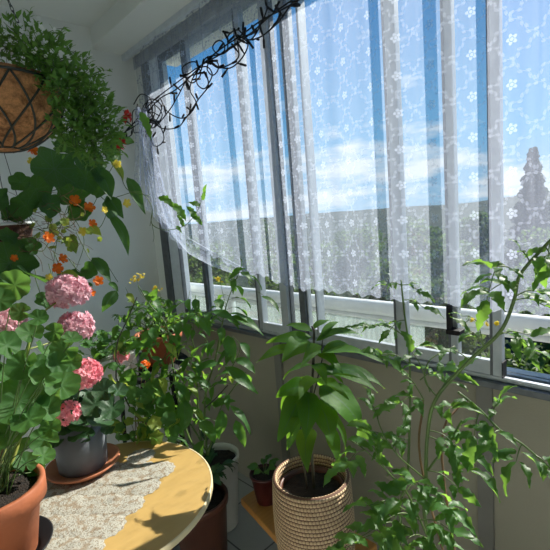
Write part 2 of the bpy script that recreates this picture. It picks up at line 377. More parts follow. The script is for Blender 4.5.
def quadleaf(mb, p, s, dirv=None):
    d = dirv or Vector((random.gauss(0, 1), random.gauss(0, 1), random.gauss(0, .6))).normalized()
    n = Vector((random.gauss(0, 1), random.gauss(0, 1), random.gauss(0, 1)))
    sd_ = d.cross(n).normalized()*s*.45
    mb.add([p, p+d*s*.5+sd_, p+d*s, p+d*s*.5-sd_], [(0, 1, 2, 3)], [(.5, 0), (0, .5), (.5, 1), (1, .5)])
crowns = []
for q in range(3):
    random.seed(40+q); mb = MB()
    lobes = [(Vector((random.uniform(-.6, .6), random.uniform(-.6, .6), random.uniform(-.2, .95))), random.uniform(.35, .6)) for _ in range(13)]
    for _ in range(3800):
        c, r = random.choice(lobes); v = Vector((random.gauss(0, 1), random.gauss(0, 1), random.gauss(0, 1))).normalized()
        quadleaf(mb, c+v*r*random.uniform(.7, 1.02), random.uniform(.07, .14))
    crowns.append(mb)
tk = MB(); tk.tube([(0, 0, -3), (.03, 0, -1), (0, .02, .3)], [.09, .07, .03], 8)
protos = []
tree_spots = []
random.seed(12)
tries = 0
while len(tree_spots) < 46 and tries < 6000:
    tries += 1
    d = 6 + 34*random.random()**1.3; a = R(random.uniform(-6, 80)); s = random.uniform(1.3, 1.9)*(.62+d/34)
    x, y = 2.6+d*cos(a), d*sin(a)
    if any((x-t[0])**2+(y-t[1])**2 < (1.3*(s+t[3]))**2 for t in tree_spots) or any((x-q_[0])**2+(y-q_[1])**2 < (s*1.2+3.2)**2 for q_ in ((P(533, 147, 26).x, P(533, 147, 26).y), (P(560, 172, 30).x, P(560, 172, 30).y))): continue
    top = min(-.35, -1.5 + (d-6)*.06 + random.uniform(-.3, .3))
    tree_spots.append((x, y, top-s*.9, s, len(tree_spots) % 3))
tree_spots.sort(key=lambda t: t[0]**2+t[1]**2)
tree_words = ['loose leafy tree with a round crown', 'broad leafy tree with several bulging lobes', 'dense bushy tree']
for i, (x, y, z, s, q) in enumerate(tree_spots):
    o = thing('leafy_tree', (x, y, z), tree_words[q] + ' on the slope beyond the balcony railing', 'tree', 'leafy trees beyond the railing, kind %d' % q)
    o['group'] = 'leafy trees beyond the railing: ' + tree_words[q]
    if q not in [p[0] for p in protos]:
        c = crowns[q].build('crown', M['leaf_tree']); t = tk.build('trunk', M['bark']); protos.append((q, c, t))
    else:
        pc, pt_ = [(p[1], p[2]) for p in protos if p[0] == q][0]; c = pc.copy(); t = pt_.copy(); COL.objects.link(c); COL.objects.link(t)
    c.parent = o; t.parent = o; c.matrix_parent_inverse = Matrix.Identity(4); t.matrix_parent_inverse = Matrix.Identity(4)
    o.scale = (s, s, s*random.uniform(.85, 1.1)); o.rotation_euler.z = random.uniform(0, 6)
# tall spruce seen through the lace on the right
def spruce(px, pytop, d, h, label):
    top = P(px, pytop, d); o = thing('spruce_tree', (top.x, top.y, top.z-h), label, 'tree')
    mb = MB(); random.seed(int(px))
    for _ in range(11000):
        t = random.random()**.7; z = h*(1-t); rr = (.03+h*.25*t)*(0.55+.45*abs(sin(t*38)))*random.uniform(.35, 1.0); a = random.uniform(0, 2*pi)
        dv = Vector((cos(a), sin(a), -.25+random.uniform(-.2, .3))).normalized()
        quadleaf(mb, Vector((rr*cos(a), rr*sin(a), z)) + Vector(o.location), h*.026, dv)
    mb.build('crown', M['leaf_spruce'], o)
    t_ = MB(); t_.tube([Vector(o.location)+Vector((0, 0, -3)), Vector(o.location)+Vector((0, 0, h*.97))], [h*.02, .02], 8); t_.build('trunk', M['bark'], o)
spruce(533, 147, 26, 9.5, 'tall pointed spruce seen through the lace at the right edge')
spruce(560, 172, 30, 9, 'shorter spruce beside the tall one at the right edge')

# ================================================================== CURTAIN
XC = 1.285
def hem(y):
    pts = [(-2, 1.132), (.4, 1.134), (1.22, 1.15), (1.5, 1.20), (1.75, 1.27), (2.0, 1.35), (2.18, 1.44), (2.30, 1.56), (2.40, 1.66)]
    for (a, za), (c, zc) in zip(pts, pts[1:]):
        if y <= c: return za + (zc-za)*(y-a)/(c-a)
    return pts[-1][1]
ct = thing('lace_curtain', (XC, .8, 2.48), 'long sheer white floral lace curtain hanging along the windows', 'curtain')
mb = MB(); ys = []; y = -.7
while y < 2.40: ys.append(y); y += .008
NZ = 46; us = 0; vs = []; uvs = []
def foldx(y, z):
    t = max(0, min(1, (2.5-z)/1.3))
    return (.006+.006*t)*sin(y*41+.8*sin(y*7)) + .010*sin(y*13+1+z*.4) + .004*sin(y*90+z*1.5)
for i, y in enumerate(ys):
    for k in range(NZ):
        zt = 2.465; zb = hem(y) + .006*sin(y*2*pi/.056)
        z = zt + (zb-zt)*k/(NZ-1)
        pull = max(0, (y-1.9)/.5)**2 * max(0, (2.2-z)/.9)      # the tied corner drags the cloth towards the room
        vs.append((XC+foldx(y, z)-.05*pull, y, z)); uvs.append((y*1.04, z))
fs = [(i*NZ+k, (i+1)*NZ+k, (i+1)*NZ+k+1, i*NZ+k+1) for i in range(len(ys)-1) for k in range(NZ-1)]
mb.add(vs, fs, uvs); mb.build('sheer_panel', M['lace'], ct)
# gathered corner: bunch tied high by the wall, fanning down and back to the hem
mb = MB(); vs = []; uvs = []; NK, NT = 130, 26
A0 = P(140, 108, 2.20)
for k in range(NK):
    s = k/(NK-1); tgt = [P(134, 200, 2.12), P(150, 212, 2.10), P(166, 232, 2.07), P(184, 252, 2.04)]
    q = s*3; i = min(2, int(q)); bpt = tgt[i].lerp(tgt[i+1], q-i)
    st_ = A0 + Vector((.05*(s-.5), -.02*sin(s*9), 0))
    for j in range(NT):
        t = j/(NT-1); p = st_.lerp(bpt, t); w = .25+.75*t
        p = p + Vector((-.7, -.7, 0)).normalized()*(.028*w*sin(s*40+t*2)+.008*sin(s*90)) + Vector((0, 0, -.05*sin(pi*t)))
        vs.append(p); uvs.append((s*.5, t*.6))
mb.add(vs, [(k*NT+j, (k+1)*NT+j, (k+1)*NT+j+1, k*NT+j+1) for k in range(NK-1) for j in range(NT-1)], uvs)
mb.build('gathered_corner', M['lace'], ct)
# rolled hem from the corner down to the main hem
mb = MB(); vs = []; uvs = []; path = [P(160, 200, 2.08), P(172, 232, 2.06), P(190, 252, 2.03), P(215, 266, 1.97), P(240, 277, 1.87), P(258, 284, 1.80)]
for i in range(40):
    q = i/39*5; k = min(4, int(q)); c = path[k].lerp(path[k+1], q-k); w = .034*sin(pi*min(1, .15+i/39*.85))+.006
    for j in range(9):
        a = -pi*.75+1.5*pi*j/8; vs.append(c+Vector((-w*.5*cos(a*.9), 0, w*sin(a)+.03))); uvs.append((i*.01, j*.01))
mb.add(vs, [(i*9+j, (i+1)*9+j, (i+1)*9+j+1, i*9+j+1) for i in range(39) for j in range(8)], uvs); mb.build('rolled_hem', M['lace'], ct)
rod = MB(); rod.box((XC-.012, YN, 2.468), (XC+.012, YE, 2.4995)); rod.build('curtain_track', M['alu_light'], ct, smooth=False)

# ================================================================== LEAF BUILDERS
def rv(s=1.0): return V((random.gauss(0, s), random.gauss(0, s), random.gauss(0, s)))
def prof(kind, t):
    if kind == 'ovate': return (sin(pi*t**.78)**.85)*(1-.25*t)
    if kind == 'lance': return sin(pi*t**.85)**1.1
    if kind == 'tomato':
        w = sin(pi*min(1, t**.75))**.8*(1-.3*t); return w*(1-.40*(((t*4.2) % 1))) if .06 < t < .97 else w
    return sin(pi*t)
def leaf(mb, a, c, w, nrm=None, kind='ovate', arch=.12, cup=.25, n=None, wave=.06):
    """blade from a to c, full width w"""
    a = V(a); c = V(c); ax = c-a; L = ax.length
    if L < 1e-5: return
    d = ax/L; nrm = V(nrm) if nrm is not None else V((-.3, -.3, 1)) + rv(.35)
    s = d.cross(nrm)
    s = s.normalized() if s.length > 1e-3 else d.orthogonal().normalized()
    nn = s.cross(d).normalized(); n = n or (17 if kind == 'tomato' else 8)
    ph = random.uniform(0, 6); vs = []; uv = []
    cols = (-1, -.5, 0, .5, 1)
    for i in range(n+1):
        t = i/n; hw = w*.5*max(.02, prof(kind, t)); ctr = a + ax*t + nn*(arch*L*4*t*(1-t)) + s*(.03*L*sin(t*5+ph))
        for q in cols:
            vs.append(ctr + s*(q*hw) + nn*(cup*hw*q*q*1.0 + wave*w*sin(t*11+ph+q*2)*abs(q))); uv.append((.5+q*.5, t))
    fs = [(i*5+k, i*5+k+1, (i+1)*5+k+1, (i+1)*5+k) for i in range(n) for k in range(4)]
    mb.add(vs, fs, uv)
def disc(mb, c, r, nrm, kind='nast', cup=.2):
    """round leaf; 'nast' shield-shaped with waved rim, 'ger' scalloped with a notch"""
    c = V(c); nrm = V(nrm).normalized(); u = nrm.orthogonal().normalized(); rot = random.uniform(0, 6.28)
    u = Matrix.Rotation(rot, 3, nrm) @ u; w = nrm.cross(u); n = 42; vs = [c-nrm*r*cup*.6]; uv = [(.5, 0)]
    ph = random.uniform(0, 6)
    for ring, k in ((.4, .4), (.72, .75), (1., 1.)):
        for i in range(n):
            a = 2*pi*i/n; rr = r*ring
            if kind == 'ger':
                rr *= (1+.09*abs(sin(a*3.5))**.7*ring - .10*ring) ; notch = max(0, 1-abs(((a+pi) % (2*pi))-pi)/.28); rr *= (1-.75*notch)
                hgt = r*(cup*(ring**2-.6) + .05*ring*sin(a*7+ph) + .10*ring*sin(a*2+ph))
            else:
                rr *= 1+.10*sin(a*5+ph)*ring+.04*sin(a*9)*ring; hgt = r*(cup*(ring**2-.6) + .09*ring*sin(a*3+ph))
            vs.append(c + u*rr*cos(a) + w*rr*sin(a) + nrm*hgt); uv.append((.5+.5*sin(a*4.0)*ring*.98, ring))
    fs = [(0, 1+i, 1+(i+1) % n) for i in range(n)]
    for q in range(2):
        fs += [(1+q*n+i, 1+(q+1)*n+i, 1+(q+1)*n+(i+1) % n, 1+q*n+(i+1) % n) for i in range(n)]
    mb.add(vs, fs, uv)
def curve(pts, n=6):
    """Catmull-Rom through points"""
    pts = [V(p) for p in pts]; q = [pts[0]*2-pts[1]] + pts + [pts[-1]*2-pts[-2]]; out = []
    for i in range(1, len(q)-2):
        for k in range(n):
            t = k/n; p0, p1, p2, p3 = q[i-1:i+3]
            out.append(.5*((2*p1)+(p2-p0)*t+(2*p0-5*p1+4*p2-p3)*t*t+(3*p1-p0-3*p2+p3)*t**3))
    return out+[pts[-1]]
def taper(n, a, b): return [a+(b-a)*i/(n-1) for i in range(n)]
def stem(mb, pts, r0, r1=None, n=6, k=7):
    c = curve(pts, k); mb.tube(c, taper(len(c), r0, r1 if r1 is not None else r0), n); return c
def floret(mb, p, nrm, r, petals=5, cup=.5):
    nrm = V(nrm).normalized(); u = nrm.orthogonal().normalized(); u = Matrix.Rotation(random.uniform(0, 6), 3, nrm) @ u; w = nrm.cross(u)
    vs = [p]; fs = []; uv = [(.5, 0)]
    for k in range(petals):
        a = 2*pi*k/petals; da = pi/petals*1.35; b0 = len(vs)
        for (rr, aa, h) in ((.6, -da*.8, .2), (1., -da*.5, cup), (1.08, 0, cup*.9), (1., da*.5, cup), (.6, da*.8, .2)):
            vs.append(p + (u*cos(a+aa)+w*sin(a+aa))*r*rr + nrm*r*(h+random.uniform(-.12, .12))); uv.append((.5, rr))
        fs += [(0, b0, b0+1, b0+2), (0, b0+2, b0+3, b0+4)]
    mb.add(vs, fs, uv)
def flower_head(parent, c, r, mat, n=80, fr=.30, squash=.8, name='flower_head'):
    mb = MB(); c = V(c)
    for i in range(n):
        z = 1-2*(i+.5)/n; a = i*2.39996; q = sqrt(1-z*z); d = V((q*cos(a), q*sin(a), z))
        if z < -.75: continue
        p = c + V((d.x*r, d.y*r, d.z*r*squash))*random.uniform(.78, .98)
        floret(mb, p, d+rv(.15), r*fr*random.uniform(.8, 1.15), cup=.45)
        floret(mb, p, d+rv(.3), r*fr*.6, cup=.7)
    return mb.build(name, mat, parent, smooth=False)
def pot_profile(rb, rt, h, rim=0.0, rimh=0.0, th=.005):
    p = [(0.001, 0), (rb*.96, 0), (rb, .004)]
    if rim: p += [(rb+(rt-rb)*(h-rimh)/h, h-rimh), (rt+rim, h-rimh+.002), (rt+rim+.001, h-.003)]
    p += [(rt+rim-.002, h), (rt-th, h-.001), (rt-th-.002, h-.02), (rb*.9, .02)] if True else []
    return p
def soil(parent, c, r):
    mb = MB(); n = 28; vs = [(c[0], c[1], c[2]+.008)]
    for ring in (.5, 1.):
        for i in range(n): a = 2*pi*i/n; vs.append((c[0]+r*ring*cos(a), c[1]+r*ring*sin(a), c[2]+random.uniform(-.003, .005)))
    mb.add(vs, [(0, 1+i, 1+(i+1) % n) for i in range(n)] + [(1+i, 1+n+i, 1+n+(i+1) % n, 1+(i+1) % n) for i in range(n)])
    return mb.build('soil', M['soil'], parent)
TOCAM = lambda p: (EYE-V(p)).normalized()

# ================================================================== TABLE, DOILY
ZT = .70
def stadium(cx0, cx1, cy, r, n=40):
    return [(cx1+r*cos(a), cy+r*sin(a)) for a in [-pi/2+pi*i/n for i in range(n+1)]] + [(cx0+r*cos(a), cy+r*sin(a)) for a in [pi/2+pi*i/n for i in range(n+1)]]
tb = thing('side_table', (.25, 1.177, 0), 'honey-yellow varnished table with rounded end and pale edge by the plants', 'table')
ol = stadium(.08, .3795, 1.177, .306); n = len(ol)
mb = MB(); mb.add([(x, y, ZT) for x, y in ol]+[(x, y, ZT-.013) for x, y in ol], [tuple(range(n)), tuple(range(2*n-1, n-1, -1))]); mb.build('table_top', M['table'], tb, smooth=False)
ol2 = stadium(.08, .3795, 1.177, .3085); mb = MB()
mb.add([(x, y, ZT-.001) for x, y in ol2]+[(x, y, ZT-.015) for x, y in ol2]+[(x, y, ZT+.0012) for x, y in stadium(.08, .3795, 1.177, .3065)]+[(x, y, ZT+.0006) for x, y in stadium(.08, .3795, 1.177, .3035)],
       [(i, (i+1) % n, n+(i+1) % n, n+i) for i in range(n)] + [(2*n+i, 2*n+(i+1) % n, (i+1) % n, i) for i in range(n)] + [(3*n+i, 3*n+(i+1) % n, 2*n+(i+1) % n, 2*n+i) for i in range(n)])
mb.build('edge_band', M['edge'], tb)
for lx, ly in ((.0, .98), (.0, 1.37), (.45, .98), (.45, 1.37)):
    mb = MB(); mb.tube([(lx, ly, 0), (lx, ly, ZT-.013)], [.014, .018], 12); mb.build('leg', M['bench'], tb)
# doily: crocheted roundels
mb = MB(); random.seed(3); cells = []
edge = [onplane(x, y, 2, ZT) for x, y in ((157, 457), (160, 475), (152, 497), (132, 515), (108, 530), (78, 545), (140, 462), (128, 468))]
hexr = .040
ctr = onplane(70, 510, 2, ZT)
i = 0
hexr = .047
ec = [onplane(x, y, 2, ZT) for x, y in ((160, 470), (150, 494), (130, 515), (102, 532))]
ev = (ec[3]-ec[0])/3; sv = (onplane(112, 507, 2, ZT)-ec[1]); sv = sv.normalized()*hexr*1.62; ev = ev.normalized()*hexr*1.75
for a in range(-2, 7):
    for c_ in range(0, 7):
        p = ec[0]+ev*(a+(.5 if c_ % 2 else 0))+sv*c_
        if (p.x < ec[0].x+.012 and p.x > .02 and abs(p.y-1.177) < .262 and (p.x < .38 or (p-V((.3795, 1.177, ZT))).length < .262)): cells.append((p.x, p.y))
for (x, y) in cells:
    n = 48; z = ZT+.0016+.0002*(i % 5); i += 1; vs = [(x, y, z+.0012)]
    for ring in (.33, .66, 1.):
        for k in range(n):
            a = 2*pi*k/n; rr = hexr*.985*ring*(1+(.05*cos(a*12) if ring == 1 else 0)); vs.append((x+rr*cos(a), y+rr*sin(a), z+(.0012 if ring < 1 else -.0012)+(.0008 if ring == .66 else 0)))
    mb.add(vs, [(0, 1+k, 1+(k+1) % n) for k in range(n)]+[(1+q*n+k, 1+(q+1)*n+k, 1+(q+1)*n+(k+1) % n, 1+q*n+(k+1) % n) for q in range(2) for k in range(n)])
tag(mb.build('crochet_doily', M['doily']), 'cream crocheted lace table runner with scalloped edge on the yellow table', 'doily')

# ================================================================== GREY POT + PINK GERANIUM
gc = onplane(84, 465, 2, ZT+.012); gx, gy = gc.x, gc.y
ZS = ZT+.0035
mb = MB(); mb.lathe([(.001, 0), (.088, 0), (.112, .018), (.113, .022), (.108, .023), (.086, .008), (.001, .008)], (gx, gy, ZS), 56)
tag(mb.build('plant_saucer', M['terra2']), 'terracotta saucer under the grey pot on the lace runner', 'saucer')
gp = thing('potted_geranium', (gx, gy, ZS+.009), 'pink geranium in a plain grey pot on the yellow table', 'potted plant')
mb = MB(); mb.lathe(pot_profile(.073, .085, .166), (gx, gy, ZS+.009), 56); mb.build('pot', M['grey'], gp)
soil(gp, (gx, gy, ZS+.152), .077)
random.seed(21); mb = MB(); sm = MB(); top = V((gx, gy, ZS+.15))
def dleaf(px, py, d, rpx, kind='ger', up=.6, jit=.35, mbx=None, cup=.2, st=None, base=None, sr=.0016):
    p = P(px, py, d); nrm = TOCAM(p)*(1-up) + V((.2, 0, 1))*up + rv(jit*.5)
    disc(mbx if mbx is not None else mb, p, rpx*d/F, nrm, kind, cup)
    if st is not None: stem(st, [base, base.lerp(p, .55)+V((0, 0, .02)), p-nrm.normalized()*rpx*d/F*.25], sr, sr*.8, 5, 4)
for _ in range(60):
    a = random.uniform(0, 6.28); rr = random.uniform(.02, .115); dleaf_p = top + V((rr*cos(a), rr*sin(a), random.uniform(-.02, .075)))
    disc(mb, dleaf_p, random.uniform(.018, .032), V((.3*cos(a), .3*sin(a), 1))+TOCAM(dleaf_p)*.4+rv(.3), 'ger')
    if _ % 2: stem(sm, [top+V((rr*.3*cos(a), rr*.3*sin(a), -.02)), dleaf_p], .0016, .0012, 5, 3)
for q in ((65, 425, 11), (100, 420, 14), (112, 408, 13), (95, 405, 14), (55, 410, 13), (80, 425, 12), (118, 390, 10), (60, 398, 12), (104, 390, 12)): dleaf(q[0], q[1], 1.24, q[2], up=.45)
mb.build('foliage', M['leaf_gerd'], gp)
fh = P(83, 374, 1.22); stem(sm, [top, top+V((0, -.01, .06)), fh], .0022, .002)
fh2 = P(68, 413, 1.20); stem(sm, [top+V((-.02, 0, 0)), fh2], .0022, .002)
sm.build('stems', M['stem'], gp)
flower_head(gp, fh, .047, M['coral'], 60, .33)
flower_head(gp, fh2, .034, M['coral'], 26, .40)

# ================================================================== TERRACOTTA POT + GERANIUM (front left)
tcx = .118; tcy = 1.135
mb = MB(); mb.lathe([(.001, 0), (.085, 0), (.112, .026), (.114, .030), (.110, .031), (.083, .006), (.001, .006)], (tcx, tcy, ZT+.0045), 56)
tag(mb.build('plant_saucer', M['black']), 'black plastic saucer under the terracotta pot on the table', 'saucer')
zp = ZT+.012
tp = thing('potted_geranium', (tcx, tcy, zp), 'big leafy geranium with pale pink flowers in a terracotta pot, front left', 'potted plant')
mb = MB(); mb.lathe(pot_profile(.078, .108, .175, .007, .045), (tcx, tcy, zp), 64); mb.build('pot', M['terra'], tp)
soil(tp, (tcx, tcy, zp+.155), .098)
random.seed(8); mb = MB(); sm = MB(); my = MB(); root = V((tcx, tcy, zp+.15))
big = [(20, 400, 27), (4, 372, 24), (46, 374, 16), (62, 384, 18), (45, 352, 14), (30, 332, 13), (8, 345, 15), (44, 440, 14), (28, 418, 17), (6, 432, 20), (64, 350, 14),
       (72, 338, 10), (26, 462, 12), (46, 408, 15), (34, 388, 14), (12, 462, 14), (50, 428, 11), (58, 362, 12), (22, 365, 16), (-6, 400, 20), (38, 362, 12), (16, 440, 15), (52, 395, 12),
       (54, 332, 10), (38, 318, 10), (0, 300, 14), (14, 285, 16), (-8, 340, 16), (-10, 445, 18), (36, 470, 9), (20, 312, 10), (44, 455, 11), (70, 362, 12)]
for q, (x, y, r_) in enumerate(big):
    dd = 1.02 + random.uniform(-.07, .09); dleaf(x, y, dd, r_, up=.35, jit=.55, mbx=mb, st=sm, base=root+V((random.uniform(-.03, .03), random.uniform(-.03, .03), 0)))
mb.build('foliage', M['leaf_ger'], tp)
mainst = [[root, P(8, 440, 1.06), P(18, 380, 1.08), P(30, 340, 1.12), P(44, 312, 1.16), P(68, 296, 1.20)],
          [root+V((.02, 0, 0)), P(22, 430, 1.05), P(20, 390, 1.06), P(28, 350, 1.08), P(32, 322, 1.1)],
          [root+V((-.02, 0, 0)), P(10, 400, 1.06), P(10, 350, 1.08), P(4, 326, 1.1)],
          [P(26, 350, 1.09), P(46, 344, 1.14), P(60, 338, 1.18), P(75, 330, 1.2)]]
for s_ in mainst[:3]: stem(my, s_, .0042, .0022)
stem(my, mainst[3], .0022, .0018)
sk_ = MB(); sk_.tube([root, P(20, 384, 1.07)], .0032, 8); sk_.build('support_stake', M['twig'], tp); sk_ = MB(); sk_.tube([P(21, 390, 1.07), P(21, 374, 1.07)], .022, 16); sk_.build('stake_cap', M['grey'], tp)
my.build('thick_stems', M['stem_y'], tp); sm.build('leaf_stalks', M['stem'], tp)
flower_head(tp, P(68, 292, 1.22), .056, M['pink'], 90, .27)
flower_head(tp, P(75, 327, 1.22), .051, M['pink'], 80, .28)
flower_head(tp, P(4, 322, 1.12), .050, M['pink'], 80, .28)

# ================================================================== HANGING COIR BASKET
hc = P(-6, 88, 1.02); HR = .152
hb = thing('hanging_basket', hc+V((0, 0, -HR)), 'coir lined wire hanging basket overflowing with small white flowered greenery', 'hanging basket')
mb = MB(); pr_ = [(HR*sin(a), -HR*.98*cos(a)) for a in [pi/2*k/14 for k in range(15)]]
mb.lathe([(max(.001, r), z) for r, z in pr_] + [(HR*.98, .012), (HR*.92, .012), (HR*.88, -.03), (.001, -.035)], hc, 56); mb.build('coir_liner', M['coir'], hb)
mb = MB()
def sph(a, ph, R_=HR*1.012): return hc + V((R_*sin(ph)*cos(a), R_*sin(ph)*sin(a), -R_*.98*cos(ph)))
NW = 12
for k in range(NW):
    for sg in (1, -1):
        mb.tube([sph(2*pi*k/NW + sg*(pi/2-ph)*.62, ph) for ph in [R(14)+R(76)*i/16 for i in range(17)]], .0026, 5)
mb.tube([sph(2*pi*i/48, pi/2, HR*1.03) for i in range(49)], .0032, 6); mb.tube([sph(2*pi*i/48, R(14)) for i in range(49)], .002, 5)
mb.build('wire_frame', M['wire'], hb)
hook = V((hc.x, hc.y, 2.6))
for k in range(3):
    a = R(20)+2*pi*k/3; p0 = hc+V((HR*cos(a), HR*sin(a), .012)); p1 = hc+V((0, 0, .42)); mb = MB(); n = 34
    for i in range(n):
        q = p0.lerp(p1, (i+.5)/n); d = (p1-p0).normalized(); u = d.orthogonal().normalized() if i % 2 else d.cross(d.orthogonal()).normalized(); L = (p1-p0).length/n*.72
        mb.tube([q+d*L*cos(t)+u*.0035*sin(t) for t in [2*pi*j/8 for j in range(9)]], .001, 4, False)
    mb.build('chain', M['wire'], hb)
mb = MB(); mb.tube([hc+V((0, 0, .42)), hook+V((0, 0, -.002))], .002, 6); mb.build('hook', M['hook'], hb)
random.seed(4); mb = MB(); fm = MB(); sm = MB()
# clumps: px, py, distance, radius m, count
clumps = [(6, 48, 1.02, .045, 110), (28, 44, 1.0, .058, 230), (50, 64, .98, .066, 280), (62, 92, .93, .035, 90), (72, 84, .99, .07, 260), (86, 104, 1.0, .065, 240), (100, 122, 1.02, .055, 200), (74, 124, .98, .055, 190), (92, 142, 1.0, .05, 150), (68, 140, 1.0, .04, 70), (112, 138, 1.04, .03, 50), (96, 158, 1.02, .03, 50)]
prev = None
for (x, y, d, r_, n_) in clumps:
    c = P(x, y, d)
    for _ in range(n_):
        v = rv().normalized(); p = c + v*r_*random.random()**.4; out = (v*.7 + V((.1, -.1, .25)) + rv(.5)).normalized(); L = random.uniform(.014, .026)
        leaf(mb, p, p+out*L, L*.46, V((-.3, -.3, 1))+rv(.5), 'lance', .1, .2, 4)
    for _ in range(n_//9):
        v = (rv().normalized()+TOCAM(c)*.6).normalized()*r_; stem(sm, [c-v*.3, c+v*.6, c+v*1.05], .0008, .0006, 4, 2)
for _ in range(26):   # longer shoots poking out
    x, y, d, r_, n_ = random.choice(clumps); c = P(x, y, d); v = (rv().normalized()+V((.2, -.3, .35))).normalized(); a = c+v*r_*.7; z = a+v*random.uniform(.03, .055)
    stem(sm, [a, a.lerp(z, .5)+V((0, 0, .006)), z], .0009, .0006, 4, 3)
    for k in range(7):
        t = (k+1)/7; p = a.lerp(z, t); leaf(mb, p, p+(v*.6+rv(.6)).normalized()*.018, .007, None, 'lance', .1, .2, 4)
for _ in range(46):
    x, y, d, r_ = random.choice([(18, 40, .95, .05), (34, 38, .94, .05), (44, 50, .93, .03), (60, 58, .93, .03), (26, 30, .95, .03)]); c = P(x+random.gauss(0, 9), y+random.gauss(0, 7), d)
    floret(fm, c, TOCAM(c)+rv(.4), random.uniform(.003, .0055), cup=.3)
mb.build('foliage', M['leaf_basket'], hb); sm.build('shoots', M['stem'], hb); fm.build('white_flowers', M['whitep'], hb, smooth=False)

# ================================================================== NASTURTIUM IN SECOND BASKET
nb = P(4, 226, 1.40)
ns = thing('hanging_basket', nb+V((0, 0, -.11)), 'small dark wicker basket of trailing nasturtium with orange flowers on the end wall side', 'hanging basket')
mb = MB(); mb.lathe([(.001, -.11), (.055, -.108), (.075, -.05), (.085, 0), (.089, .004), (.084, .006), (.078, -.01), (.001, -.015)], nb, 40); mb.build('wicker_bowl', M['wicker_dark'], ns)
mb = MB(); mb.tube([nb+V((.088*cos(2*pi*i/40), .088*sin(2*pi*i/40), .004)) for i in range(41)], .005, 8); mb.build('rim', M['rail'], ns)
for k in range(3):
    a = 2*pi*k/3+.5; mb = MB(); mb.tube([nb+V((.086*cos(a), .086*sin(a), .005)), nb+V((0, 0, .5))], .0012, 5); mb.build('hanging_wire', M['wire'], ns)
mb = MB(); mb.tube([nb+V((0, 0, .5)), V((nb.x, nb.y, 2.598))], .0014, 5); mb.build('hook', M['hook'], ns)
random.seed(77); mb = MB(); sm = MB(); pale = MB()
nl = [ # px, py, d, r px, up
 (55, 168, 1.3, 21, .35), (38, 190, 1.32, 19, .35), (24, 205, 1.34, 14, .3), (86, 178, 1.42, 15, .2), (80, 158, 1.40, 13, .3), (72, 192, 1.42, 15, .5), (96, 162, 1.45, 11, .4),
 (10, 262, 1.3, 24, .4), (36, 276, 1.32, 18, .3), (5, 290, 1.3, 20, .4), (90, 270, 1.45, 9, .3), (80, 212, 1.42, 12, .3), (110, 208, 1.48, 11, .1), (70, 278, 1.4, 12, .55), (56, 282, 1.4, 9, .5),
 (30, 246, 1.36, 10, .3), (14, 214, 1.36, 12, .4), (62, 222, 1.42, 9, .4), (112, 152, 1.5, 10, .5), (124, 140, 1.52, 9, .5), (50, 205, 1.36, 12, .4), (20, 182, 1.32, 10, .4), (8, 236, 1.3, 9, .4), (84, 290, 1.44, 9, .4), (46, 300, 1.4, 10, .4),
 (66, 145, 1.36, 12, .4), (100, 190, 1.46, 9, .4), (-4, 200, 1.3, 14, .4)]
for x, y, d, r_, up in nl:
    p = P(x, y, d); nrm = TOCAM(p)*(1-up)+V((.35, 0, 1))*up + rv(.28); disc(mb, p, r_*d/F, nrm, 'nast', .16)
    q = P(x*.55+18, y*.5+118, 1.42) + rv(.02); stem(sm, [q, q.lerp(p, .5)+V((0, 0, -.03)), p-nrm.normalized()*.006], .0016, .0011, 5, 5)
# edge-on and elongated hanging leaves: base, tip, width px
for bx, by, tx, ty, w_, d, pl_ in ((112, 214, 129, 256, 11, 1.5, 0), (126, 178, 146, 214, 12, 1.52, 0), (96, 168, 112, 200, 18, 1.46, 0), (106, 198, 124, 218, 15, 1.48, 0), (113, 160, 123, 181, 8, 1.5, 1),
                                (92, 258, 112, 282, 12, 1.46, 0), (116, 290, 102, 312, 12, 1.46, 0), (66, 236, 76, 254, 13, 1.4, 1), (88, 228, 102, 236, 10, 1.42, 1), (62, 272, 80, 284, 12, 1.38, 1), (110, 282, 118, 292, 6, 1.46, 0)):
    leaf(pale if pl_ else mb, P(bx, by, d), P(tx, ty, d-.02), w_*d/F*1.15, TOCAM(P(bx, by, d))+V((.2, -.3, .3)), 'ovate', .1, .2)
mb.build('foliage', M['leaf_nast'], ns)
for _ in range(34):
    x = random.gauss(62, 15); y = random.gauss(232, 13); p = P(x, y, 1.36+random.uniform(-.05, .05)); disc(pale, p, random.uniform(.006, .014), rv(1), 'nast')
pale.build('pale_leaves', M['leaf_pale'], ns)
